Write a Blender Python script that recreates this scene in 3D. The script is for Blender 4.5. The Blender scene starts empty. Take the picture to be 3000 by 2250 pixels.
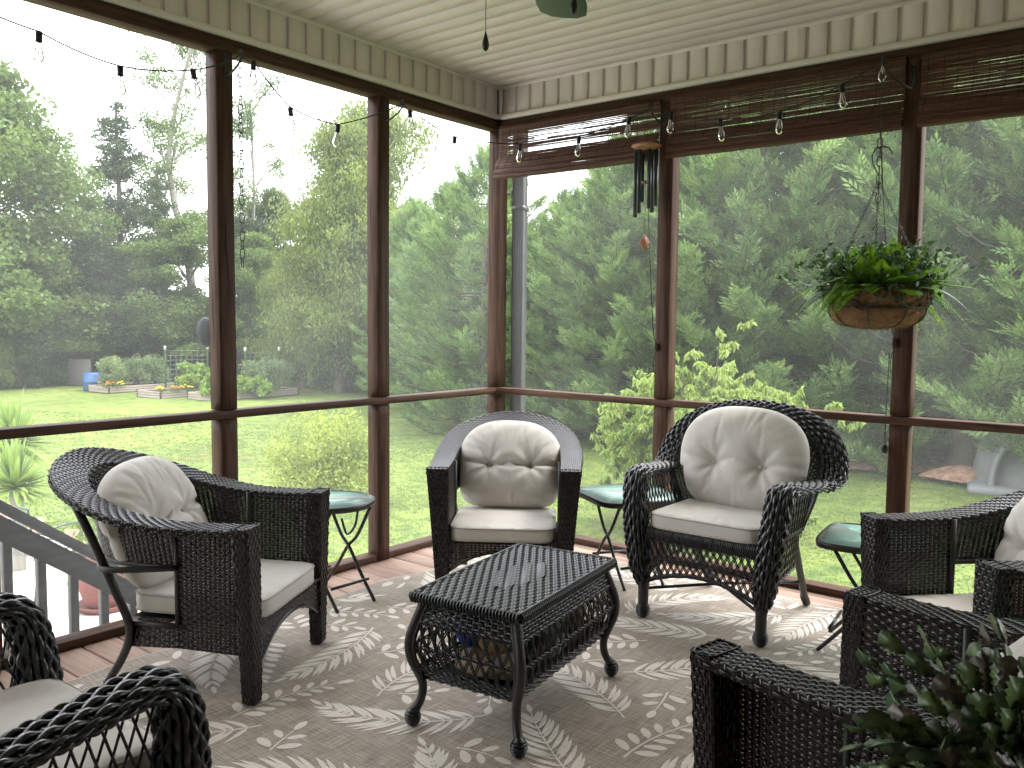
import bpy, math, random
import numpy as np
from mathutils import Matrix, Vector

random.seed(7)
RNG = np.random.default_rng(7)
C = bpy.context.scene.collection
PI = math.pi

# ------------------------------------------------------------------ camera
EYE = np.array([3.5395, -4.3174, 1.3708])
YAW, PIT, ROL, FPX = .6693, -.0729, .0103, 2492.06
_F = np.array([-math.sin(YAW)*math.cos(PIT), math.cos(YAW)*math.cos(PIT), math.sin(PIT)])
_R0 = np.array([math.cos(YAW), math.sin(YAW), 0.]); _U0 = np.cross(_R0, _F)
_R = _R0*math.cos(ROL)+_U0*math.sin(ROL); _U = -_R0*math.sin(ROL)+_U0*math.cos(ROL)
cd = bpy.data.cameras.new('camera'); cam = bpy.data.objects.new('camera', cd); C.objects.link(cam)
cd.sensor_width = 36; cd.lens = FPX/3000*36; cd.clip_end = 2000; cd.clip_start = .05
M = Matrix.Identity(4)
for i in range(3):
    M[i][0] = _R[i]; M[i][1] = _U[i]; M[i][2] = -_F[i]; M[i][3] = EYE[i]
cam.matrix_world = M
bpy.context.scene.camera = cam

# ------------------------------------------------------------------ world, sun, exposure
SUN_EL, SUN_AZ = math.radians(58), math.radians(35)
w = bpy.data.worlds.new('World'); bpy.context.scene.world = w; w.use_nodes = True
nt = w.node_tree; nt.nodes.clear()
wo = nt.nodes.new('ShaderNodeOutputWorld'); bg = nt.nodes.new('ShaderNodeBackground')
sk = nt.nodes.new('ShaderNodeTexSky'); sk.sky_type = 'NISHITA'; sk.sun_disc = False
sk.sun_elevation = SUN_EL; sk.sun_rotation = SUN_AZ; sk.dust_density = 4; sk.air_density = 1
mx = nt.nodes.new('ShaderNodeMixRGB'); mx.inputs[0].default_value = .86
tc = nt.nodes.new('ShaderNodeTexCoord'); nz = nt.nodes.new('ShaderNodeTexNoise'); nz.inputs['Scale'].default_value = 2.2
nz.inputs['Detail'].default_value = 5
cr = nt.nodes.new('ShaderNodeValToRGB'); cr.color_ramp.elements[0].color = (10.5, 11.2, 12.2, 1); cr.color_ramp.elements[1].color = (13.5, 13.6, 13.7, 1)
cr.color_ramp.elements[0].position = .3; cr.color_ramp.elements[1].position = .65
nt.links.new(tc.outputs['Generated'], nz.inputs['Vector']); nt.links.new(nz.outputs['Fac'], cr.inputs['Fac'])
nt.links.new(sk.outputs[0], mx.inputs[1]); nt.links.new(cr.outputs[0], mx.inputs[2])
nt.links.new(mx.outputs[0], bg.inputs[0]); bg.inputs[1].default_value = .12
nt.links.new(bg.outputs[0], wo.inputs[0])
sl = bpy.data.lights.new('sun', 'SUN'); sl.energy = 1.3; sl.angle = math.radians(25); sl.color = (1, .96, .9)
so = bpy.data.objects.new('sun', sl); C.objects.link(so)
_sd = Vector((math.sin(SUN_AZ)*math.cos(SUN_EL), math.cos(SUN_AZ)*math.cos(SUN_EL), math.sin(SUN_EL)))
so.rotation_euler = _sd.to_track_quat('Z', 'Y').to_euler()
sc = bpy.context.scene
sc.view_settings.view_transform = 'Standard'; sc.view_settings.look = 'None'
sc.view_settings.gamma = 1; sc.view_settings.use_curve_mapping = False
sc.view_settings.exposure = 2.05
sc.render.engine = 'CYCLES'
sc.cycles.transparent_max_bounces = 24
sc.cycles.max_bounces = 10; sc.cycles.diffuse_bounces = 5

# ------------------------------------------------------------------ materials
def nd(nt, t, **k):
    n = nt.nodes.new(t)
    for a, b in k.items(): setattr(n, a, b)
    return n
def basic(name, col, rough=.6, spec=.5, metal=0, trans=0):
    m = bpy.data.materials.new(name); m.use_nodes = True
    b = m.node_tree.nodes['Principled BSDF']
    b.inputs['Base Color'].default_value = (*col, 1); b.inputs['Roughness'].default_value = rough
    b.inputs['Specular IOR Level'].default_value = spec; b.inputs['Metallic'].default_value = metal
    if trans: b.inputs['Transmission Weight'].default_value = trans
    return m
def noisy(name, c1, c2, rough=.6, scale=8, stretch=(1, 1, 1), detail=6, bump=.0, bscale=None, spec=.5, pos=(.3, .7), dist=.01, third=None, coord='Object', island=0, rvar=0):
    m = basic(name, c1, rough, spec); nt = m.node_tree; b = nt.nodes['Principled BSDF']
    tc = nd(nt, 'ShaderNodeTexCoord'); mp = nd(nt, 'ShaderNodeMapping'); mp.inputs['Scale'].default_value = stretch
    oi = nd(nt, 'ShaderNodeObjectInfo'); va = nd(nt, 'ShaderNodeVectorMath', operation='ADD')
    vm = nd(nt, 'ShaderNodeVectorMath', operation='SCALE'); vm.inputs['Scale'].default_value = 37
    cx = nd(nt, 'ShaderNodeCombineXYZ')
    for i in range(3): nt.links.new(oi.outputs['Random'], cx.inputs[i])
    nt.links.new(cx.outputs[0], vm.inputs[0]); nt.links.new(tc.outputs[coord], mp.inputs[0])
    nt.links.new(mp.outputs[0], va.inputs[0]); nt.links.new(vm.outputs[0], va.inputs[1])
    nz = nd(nt, 'ShaderNodeTexNoise'); nz.inputs['Scale'].default_value = scale; nz.inputs['Detail'].default_value = detail
    nz.inputs['Roughness'].default_value = .62
    nt.links.new(va.outputs[0], nz.inputs['Vector'])
    cr = nd(nt, 'ShaderNodeValToRGB'); e = cr.color_ramp.elements
    e[0].position, e[1].position = pos; e[0].color = (*c1, 1); e[1].color = (*c2, 1)
    if third: x = e.new((pos[0]+pos[1])/2); x.color = (*third, 1)
    nt.links.new(nz.outputs['Fac'], cr.inputs['Fac'])
    out = cr.outputs[0]
    if island or rvar:
        hs = nd(nt, 'ShaderNodeHueSaturation')
        mr = nd(nt, 'ShaderNodeMapRange'); amt = island or rvar
        mr.inputs['To Min'].default_value = 1-amt; mr.inputs['To Max'].default_value = 1+amt
        if island:
            g = nd(nt, 'ShaderNodeNewGeometry'); nt.links.new(g.outputs['Random Per Island'], mr.inputs['Value'])
        else: nt.links.new(oi.outputs['Random'], mr.inputs['Value'])
        nt.links.new(mr.outputs[0], hs.inputs['Value']); nt.links.new(out, hs.inputs['Color']); out = hs.outputs[0]
    nt.links.new(out, b.inputs['Base Color'])
    if bump:
        bm = nd(nt, 'ShaderNodeBump'); bm.inputs['Strength'].default_value = bump; bm.inputs['Distance'].default_value = dist
        if bscale:
            n2 = nd(nt, 'ShaderNodeTexNoise'); n2.inputs['Scale'].default_value = bscale; n2.inputs['Detail'].default_value = 4
            nt.links.new(va.outputs[0], n2.inputs['Vector']); nt.links.new(n2.outputs['Fac'], bm.inputs['Height'])
        else: nt.links.new(nz.outputs['Fac'], bm.inputs['Height'])
        nt.links.new(bm.outputs[0], b.inputs['Normal'])
    return m
def wood(name, c1, c2, axis, rough=.55, third=None, rvar=.12, spec=.16):
    st = [9, 9, 9]; st[axis] = .55
    return noisy(name, c1, c2, rough, 6, tuple(st), 8, .55, None, spec, (.28, .72), .004, third, rvar=rvar)
def leafmat(name, c1, c2, trans=.35, rough=.5, spec=.3, scale=.8, island=.28):
    m = noisy(name, c1, c2, rough, scale, spec=spec, island=island, pos=(.32, .68)); nt = m.node_tree
    b = nt.nodes['Principled BSDF']; src = b.inputs['Base Color'].links[0].from_socket
    tr = nd(nt, 'ShaderNodeBsdfTranslucent'); mxs = nd(nt, 'ShaderNodeMixShader'); mxs.inputs[0].default_value = trans
    hs = nd(nt, 'ShaderNodeHueSaturation'); hs.inputs['Value'].default_value = 1.5; hs.inputs['Saturation'].default_value = 1.1; hs.inputs['Hue'].default_value = .485
    nt.links.new(src, hs.inputs['Color']); nt.links.new(hs.outputs[0], tr.inputs['Color'])
    out = [n for n in nt.nodes if n.type == 'OUTPUT_MATERIAL'][0]
    nt.links.new(b.outputs[0], mxs.inputs[1]); nt.links.new(tr.outputs[0], mxs.inputs[2]); nt.links.new(mxs.outputs[0], out.inputs[0])
    return m
Dk, Md = (.030, .016, .011), (.115, .060, .039)
WX, WY, WZ = [wood('stained_wood_'+'xyz'[i], Dk, Md, i, rvar=.18) for i in range(3)]
DECK = wood('deck_wood', (.22, .14, .105), (.38, .265, .21), 0, .6, rvar=.14)
GREYW = noisy('grey_painted_wood', (.085, .075, .072), (.125, .112, .105), .65, 5, (1, 1, 8), bump=.2)
VINYL = noisy('vinyl', (.62, .575, .54), (.69, .645, .605), .42, 3, bump=.03, bscale=60, spec=.4, rvar=.02)
VTRIM = noisy('vinyl_trim', (.66, .62, .585), (.70, .66, .625), .4, 2, spec=.4)
SIDING = noisy('house_siding_paint', (.42, .38, .31), (.47, .43, .36), .5, 2)
RES = noisy('black_resin', (.007, .007, .0085), (.017, .0165, .019), .28, 30, spec=.62, island=.4)
RESB = noisy('brown_black_resin', (.008, .0065, .007), (.021, .017, .017), .22, 30, spec=.5, island=.45)
RESD = basic('dark_core', (.010, .009, .009), .7, .2)
WRAP = noisy('wrapped_resin', (.014, .012, .013), (.03, .027, .027), .42, 14, (1, 1, 14), bump=.5, spec=.5, dist=.003)
FAB = noisy('cushion_fabric', (.56, .53, .49), (.635, .605, .565), .88, 5, bump=.10, bscale=420, spec=.15, dist=.002)
FABP = noisy('cushion_piping', (.40, .375, .34), (.48, .45, .41), .85, 8, spec=.15)
FABG = noisy('grey_cushion_fabric', (.43, .44, .42), (.50, .51, .49), .85, 5, bump=.1, bscale=300, spec=.2, dist=.002)
METB = noisy('black_metal', (.018, .017, .018), (.03, .028, .028), .35, 20, spec=.5)
IRON = basic('wrought_iron', (.012, .012, .014), .45, .5)
GLASS = bpy.data.materials.new('green_glass'); GLASS.use_nodes = True
def glassmat():
    nt = GLASS.node_tree; b = nt.nodes['Principled BSDF']; out = [n for n in nt.nodes if n.type == 'OUTPUT_MATERIAL'][0]
    tr = nd(nt, 'ShaderNodeBsdfTransparent'); tr.inputs[0].default_value = (.55, .78, .70, 1)
    df = nd(nt, 'ShaderNodeBsdfDiffuse'); df.inputs[0].default_value = (.30, .52, .45, 1)
    nz = nd(nt, 'ShaderNodeTexNoise'); nz.inputs['Scale'].default_value = 60; bm = nd(nt, 'ShaderNodeBump'); bm.inputs['Strength'].default_value = .12
    bm.inputs['Distance'].default_value = .001
    nt.links.new(nz.outputs[0], bm.inputs['Height'])
    gl = nd(nt, 'ShaderNodeBsdfGlossy'); gl.inputs['Roughness'].default_value = .28; nt.links.new(bm.outputs[0], gl.inputs['Normal'])
    m1 = nd(nt, 'ShaderNodeMixShader'); m1.inputs[0].default_value = .55
    nt.links.new(tr.outputs[0], m1.inputs[1]); nt.links.new(df.outputs[0], m1.inputs[2])
    fr = nd(nt, 'ShaderNodeFresnel'); fr.inputs[0].default_value = 1.5
    m2 = nd(nt, 'ShaderNodeMixShader'); nt.links.new(fr.outputs[0], m2.inputs[0])
    nt.links.new(m1.outputs[0], m2.inputs[1]); nt.links.new(gl.outputs[0], m2.inputs[2]); nt.links.new(m2.outputs[0], out.inputs[0])
glassmat()
CLEAR = bpy.data.materials.new('clear_bulb_glass'); CLEAR.use_nodes = True
def clearmat():
    nt = CLEAR.node_tree; out = [n for n in nt.nodes if n.type == 'OUTPUT_MATERIAL'][0]
    tr = nd(nt, 'ShaderNodeBsdfTransparent'); tr.inputs[0].default_value = (.93, .95, .95, 1)
    gl = nd(nt, 'ShaderNodeBsdfGlossy'); gl.inputs['Roughness'].default_value = .04
    lw = nd(nt, 'ShaderNodeLayerWeight'); lw.inputs[0].default_value = .35
    m2 = nd(nt, 'ShaderNodeMixShader'); nt.links.new(lw.outputs['Fresnel'], m2.inputs[0])
    nt.links.new(tr.outputs[0], m2.inputs[1]); nt.links.new(gl.outputs[0], m2.inputs[2]); nt.links.new(m2.outputs[0], out.inputs[0])
clearmat()
MESHL = bpy.data.materials.new('insect_screen_left'); MESHL.use_nodes = True
MESH = bpy.data.materials.new('insect_screen'); MESH.use_nodes = True
def screenmat(MESH, lo, hi):
    nt = MESH.node_tree; out = [n for n in nt.nodes if n.type == 'OUTPUT_MATERIAL'][0]
    tr = nd(nt, 'ShaderNodeBsdfTransparent'); tr.inputs[0].default_value = (1, 1, 1, 1)
    df = nd(nt, 'ShaderNodeBsdfDiffuse'); df.inputs[0].default_value = (.20, .20, .20, 1)
    tl = nd(nt, 'ShaderNodeBsdfTranslucent'); tl.inputs[0].default_value = (.50, .51, .52, 1)
    m0 = nd(nt, 'ShaderNodeMixShader'); m0.inputs[0].default_value = .6
    nt.links.new(df.outputs[0], m0.inputs[1]); nt.links.new(tl.outputs[0], m0.inputs[2])
    tc = nd(nt, 'ShaderNodeTexCoord'); nz = nd(nt, 'ShaderNodeTexNoise'); nz.inputs['Scale'].default_value = 1.3; nz.inputs['Detail'].default_value = 3
    nt.links.new(tc.outputs['Object'], nz.inputs['Vector'])
    mr = nd(nt, 'ShaderNodeMapRange'); mr.inputs['From Min'].default_value = .3; mr.inputs['From Max'].default_value = .7
    mr.inputs['To Min'].default_value = lo; mr.inputs['To Max'].default_value = hi
    nt.links.new(nz.outputs[0], mr.inputs['Value'])
    m1 = nd(nt, 'ShaderNodeMixShader'); nt.links.new(mr.outputs[0], m1.inputs[0])
    nt.links.new(tr.outputs[0], m1.inputs[1]); nt.links.new(m0.outputs[0], m1.inputs[2]); nt.links.new(m1.outputs[0], out.inputs[0])
screenmat(MESH, .07, .14); screenmat(MESHL, .10, .19)
BAMB = noisy('bamboo_slat_stain', (.045, .020, .014), (.15, .066, .042), .5, 4, (3, 40, 60), spec=.35, island=.3)

# ------------------------------------------------------------------ mesh helpers
class MB:
    def __init__(s): s.v = []; s.f = {3: [], 4: []}; s.n = 0; s.ng = []
    def add(s, V, F):
        V = np.asarray(V, float).reshape(-1, 3); F = np.asarray(F, int)
        s.v.append(V)
        if len(F): s.f[F.shape[1]].append(F+s.n)
        s.n += len(V)
    def ngon(s, V, idx):
        V = np.asarray(V, float).reshape(-1, 3); s.v.append(V); s.ng += [[i+s.n for i in f] for f in idx]; s.n += len(V)
    def merge(s, o, M=None):
        if not o.v: return
        V = np.concatenate(o.v)
        if M is not None: V = V@np.array(M)[:3, :3].T+np.array(M)[:3, 3]
        base = s.n
        s.v.append(V)
        for k in (3, 4):
            if o.f[k]: s.f[k].append(np.concatenate(o.f[k])+base)
        s.ng += [[i+base for i in f] for f in o.ng]; s.n += len(V)
    def mesh(s, name, mat, smooth=True):
        me = bpy.data.meshes.new(name); V = np.concatenate(s.v)
        me.vertices.add(len(V)); me.vertices.foreach_set('co', V.astype(np.float32).ravel())
        T = np.concatenate(s.f[3]) if s.f[3] else np.zeros((0, 3), int)
        Q = np.concatenate(s.f[4]) if s.f[4] else np.zeros((0, 4), int)
        li = [T.ravel(), Q.ravel()]+[np.array(f) for f in s.ng]
        tot = [np.full(len(T), 3), np.full(len(Q), 4), np.array([len(f) for f in s.ng], int)]
        li = np.concatenate(li).astype(np.int32); tot = np.concatenate(tot).astype(np.int32)
        me.loops.add(len(li)); me.loops.foreach_set('vertex_index', li)
        st = np.concatenate([[0], np.cumsum(tot)[:-1]]).astype(np.int32)
        me.polygons.add(len(tot)); me.polygons.foreach_set('loop_start', st); me.polygons.foreach_set('loop_total', tot)
        me.update(calc_edges=True); me.validate()
        if smooth: me.polygons.foreach_set('use_smooth', np.ones(len(me.polygons), bool))
        me.materials.append(mat); return me
    def build(s, name, mat, parent=None, smooth=True, kind=None, label=None):
        o = bpy.data.objects.new(name, s.mesh(name, mat, smooth)); C.objects.link(o)
        if parent is not None: o.parent = parent
        if kind: o['kind'] = kind
        if label: o['label'] = label
        return o
def inst(name, me, parent=None, loc=(0, 0, 0), rz=0, label=None, scale=None):
    o = bpy.data.objects.new(name, me); C.objects.link(o); o.location = loc; o.rotation_euler = (0, 0, rz)
    if parent is not None: o.parent = parent
    if label: o['label'] = label
    if scale is not None: o.scale = scale
    return o
def tag(o, label, cat, group=None, kind=None):
    o['label'] = label; o['category'] = cat
    if group: o['group'] = group
    if kind: o['kind'] = kind
    return o
def empty(name, label, cat, loc=(0, 0, 0), rz=0, group=None):
    o = bpy.data.objects.new(name, None); C.objects.link(o); o.location = loc; o.rotation_euler = (0, 0, rz)
    o.empty_display_size = .1
    return tag(o, label, cat, group)
def struct(o): o['kind'] = 'structure'; return o
def copy_tree(o, label=None, loc=None, rz=None, parent=None):
    c = o.copy(); C.objects.link(c)
    if parent is not None: c.parent = parent
    if label: c['label'] = label
    if loc is not None: c.location = loc
    if rz is not None: c.rotation_euler = (0, 0, rz)
    for ch in list(o.children): copy_tree(ch, parent=c)
    return c
def box(mb, x0, x1, y0, y1, z0, z1, b=0.0):
    """box with small chamfers"""
    x0, x1 = min(x0, x1), max(x0, x1); y0, y1 = min(y0, y1), max(y0, y1); z0, z1 = min(z0, z1), max(z0, z1)
    if b <= 0:
        V = [(x, y, z) for z in (z0, z1) for (x, y) in ((x0, y0), (x1, y0), (x1, y1), (x0, y1))]
        mb.add(V, [(0, 3, 2, 1), (4, 5, 6, 7), (0, 1, 5, 4), (1, 2, 6, 5), (2, 3, 7, 6), (3, 0, 4, 7)]); return
    V = []; 
    for sx, sy, sz in [(a, c, d) for a in (0, 1) for c in (0, 1) for d in (0, 1)]:
        X, Y, Z = (x0, x1)[sx], (y0, y1)[sy], (z0, z1)[sz]
        dx, dy, dz = (b, -b)[sx], (b, -b)[sy], (b, -b)[sz]
        V += [(X, Y+dy, Z+dz), (X+dx, Y, Z+dz), (X+dx, Y+dy, Z)]
    I = lambda sx, sy, sz, k: (sx*4+sy*2+sz)*3+k
    F = []
    for s in (0, 1):
        F.append([I(s, 0, 0, 0), I(s, 1, 0, 0), I(s, 1, 1, 0), I(s, 0, 1, 0)][::(1 if s else -1)])
        F.append([I(0, s, 0, 1), I(0, s, 1, 1), I(1, s, 1, 1), I(1, s, 0, 1)][::(1 if s else -1)])
        F.append([I(0, 0, s, 2), I(1, 0, s, 2), I(1, 1, s, 2), I(0, 1, s, 2)][::(1 if s else -1)])
    for a in (0, 1):
        for c in (0, 1):
            F.append([I(a, c, 0, 0), I(a, c, 1, 0), I(a, c, 1, 1), I(a, c, 0, 1)][::(-1 if a == c else 1)])
            F.append([I(a, 0, c, 0), I(a, 0, c, 2), I(a, 1, c, 2), I(a, 1, c, 0)][::(-1 if a == c else 1)])
            F.append([I(0, a, c, 1), I(0, a, c, 2), I(1, a, c, 2), I(1, a, c, 1)][::(1 if a == c else -1)])
    T = []
    for a in (0, 1):
        for c in (0, 1):
            for d in (0, 1):
                t = [I(a, c, d, 0), I(a, c, d, 1), I(a, c, d, 2)]
                T.append(t[::(1 if (a+c+d) % 2 else -1)])
    mb.add(V, F); mb.f[3].append(np.array(T)+mb.n-len(V))
def frames(P, up=None):
    P = np.asarray(P, float); T = np.gradient(P, axis=0); T /= np.linalg.norm(T, axis=1)[:, None]+1e-12
    N = np.zeros_like(P); n = np.array(up if up is not None else (0, 0, 1.))
    if abs(T[0]@n) > .9: n = np.array([1., 0, 0])
    for i in range(len(P)):
        n = n-T[i]*(n@T[i]); n /= np.linalg.norm(n)+1e-12; N[i] = n
    return T, N, np.cross(T, N)
def tube(mb, P, r, seg=8, caps=True, closed=False):
    P = np.asarray(P, float); T, N, B = frames(P); r = np.broadcast_to(np.asarray(r, float), (len(P),))
    a = np.arange(seg)*2*PI/seg
    V = P[:, None]+r[:, None, None]*(np.cos(a)[None, :, None]*N[:, None]+np.sin(a)[None, :, None]*B[:, None])
    n = len(P); i = np.arange(n if closed else n-1)[:, None]; j = np.arange(seg)[None]
    i2 = (i+1) % n; j2 = (j+1) % seg
    F = np.stack([i*seg+j, i*seg+j2, i2*seg+j2, i2*seg+j], -1).reshape(-1, 4)
    mb.add(V, F)
    if caps and not closed:
        b = mb.n-n*seg
        mb.ng += [[b+k for k in range(seg)][::-1], [b+(n-1)*seg+k for k in range(seg)]]
def lathe(mb, prof, seg=20, cen=(0, 0, 0), cap=True):
    prof = np.asarray(prof, float); a = np.arange(seg)*2*PI/seg
    V = np.stack([prof[:, 0, None]*np.cos(a), prof[:, 0, None]*np.sin(a), np.broadcast_to(prof[:, 1, None], (len(prof), seg))], -1)+np.array(cen)
    n = len(prof); i = np.arange(n-1)[:, None]; j = np.arange(seg)[None]; j2 = (j+1) % seg
    mb.add(V, np.stack([i*seg+j, i*seg+j2, (i+1)*seg+j2, (i+1)*seg+j], -1).reshape(-1, 4))
    if cap:
        b = mb.n-n*seg; mb.ng += [[b+k for k in range(seg)][::-1], [b+(n-1)*seg+k for k in range(seg)]]
def crom(P, n):
    """smooth curve through control points (any dimension)"""
    P = np.asarray(P, float); m = len(P)
    Q = np.concatenate([[2*P[0]-P[1]], P, [2*P[-1]-P[-2]]])
    t = np.linspace(0, m-1-1e-9, n); i = t.astype(int); f = (t-i)[:, None]
    a, b, c, d = Q[i], Q[i+1], Q[i+2], Q[i+3]
    return .5*((2*b)+(-a+c)*f+(2*a-5*b+4*c-d)*f*f+(-a+3*b-3*c+d)*f**3)
def curve_fn(P, res=400):
    D = crom(P, res); L = np.concatenate([[0], np.cumsum(np.linalg.norm(np.diff(D[:, :3], axis=0), axis=1))]); L /= L[-1]
    return lambda u: np.stack([np.interp(u, L, D[:, k]) for k in range(D.shape[1])], -1)
def sheet(mb, S, nu=2, nv=2):
    u, v = np.meshgrid(np.linspace(0, 1, nu), np.linspace(0, 1, nv), indexing='ij'); V = S(u, v)
    i = np.arange(nu-1)[:, None]; j = np.arange(nv-1)[None]
    mb.add(V, np.stack([i*nv+j, (i+1)*nv+j, (i+1)*nv+j+1, i*nv+j+1], -1).reshape(-1, 4))
def weave(mb, S, rows, stakes, w=.84, h=.002, amp=.003, over=1, mask=None, stw=.35, sth=.0012, stake=True, phase=0, mid=.6, closed=False, sub=2):
    """strands along u crossing upright stakes; S(u,v)->xyz for arrays"""
    e = 1e-3
    def nrm(u, v):
        a = S(np.minimum(u+e, 1), v)-S(np.maximum(u-e, 0), v); b = S(u, np.minimum(v+e, 1))-S(u, np.maximum(v-e, 0))
        n = np.cross(a, b); return n/(np.linalg.norm(n, axis=-1, keepdims=True)+1e-12)
    K = sub*stakes+1; k = np.arange(K)
    u = np.broadcast_to(k/(sub*stakes), (rows, K)); j = np.arange(rows)[:, None]
    vc = np.broadcast_to((j+.5)/rows, (rows, K)); hw = .5*w/rows
    N = nrm(u, vc)
    off = np.cos(PI*(k[None]/sub/over+(j % (2*over))/over*1.0+phase))
    off = np.sign(off)*np.abs(off)**.7*amp
    c = S(u, vc)+N*off[..., None]
    e1, e2 = S(u, vc-hw)-S(u, vc), S(u, vc+hw)-S(u, vc)
    ring = [c+e1, c+e1*mid+N*h, c+e2*mid+N*h, c+e2, c+e2*mid-N*h, c+e1*mid-N*h]
    V = np.stack(ring, 2)                                # rows,K,6,3
    jj, kk = np.meshgrid(np.arange(rows), np.arange(K-1), indexing='ij')
    if mask is not None:
        ok = mask((kk+.5)/(sub*stakes), (jj+.5)/rows); jj, kk = jj[ok], kk[ok]
    else: jj, kk = jj.ravel(), kk.ravel()
    b = (jj*K+kk)*6; F = []
    for q in range(6):
        q2 = (q+1) % 6; F.append(np.stack([b+q, b+q2, b+6+q2, b+6+q], -1))
    F = np.concatenate(F); used = np.zeros(rows*K*6, bool); used[F.ravel()] = True
    remap = np.cumsum(used)-1; mb.add(V.reshape(-1, 3)[used], remap[F])
    if stake:
        R = max(6, rows//2+1); su = (np.arange(stakes)+.5)/stakes if False else np.arange(stakes+1)/stakes
        v = np.linspace(0, 1, R)
        uu, vv = np.meshgrid(su, v, indexing='ij'); hw = .5*stw/stakes
        ua, ub = np.clip(uu-hw, 0, 1), np.clip(uu+hw, 0, 1); N = nrm(uu, vv)
        V = np.stack([S(ua, vv)+N*sth, S(ub, vv)+N*sth, S(ub, vv)-N*sth, S(ua, vv)-N*sth], 2)
        ii, kk = np.meshgrid(np.arange(stakes+1), np.arange(R-1), indexing='ij')
        if mask is not None:
            ok = mask(np.clip(ii/stakes, .001, .999), (kk+.5)/(R-1)); ii, kk = ii[ok], kk[ok]
        b = (ii*R+kk).ravel()*4; F = []
        for q in range(4): F.append(np.stack([b+q, b+(q+1) % 4, b+4+(q+1) % 4, b+4+q], -1))
        mb.add(V, np.concatenate(F))
def ruled(A, B):
    """surface between two curve functions"""
    return lambda u, v: A(u)*(1-v)[..., None]+B(u)*v[..., None]
def line_fn(P): return curve_fn(P) if len(P) > 2 else (lambda u: np.array(P[0])*(1-u)[..., None]+np.array(P[1])*u[..., None])
exec_after = []

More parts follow.
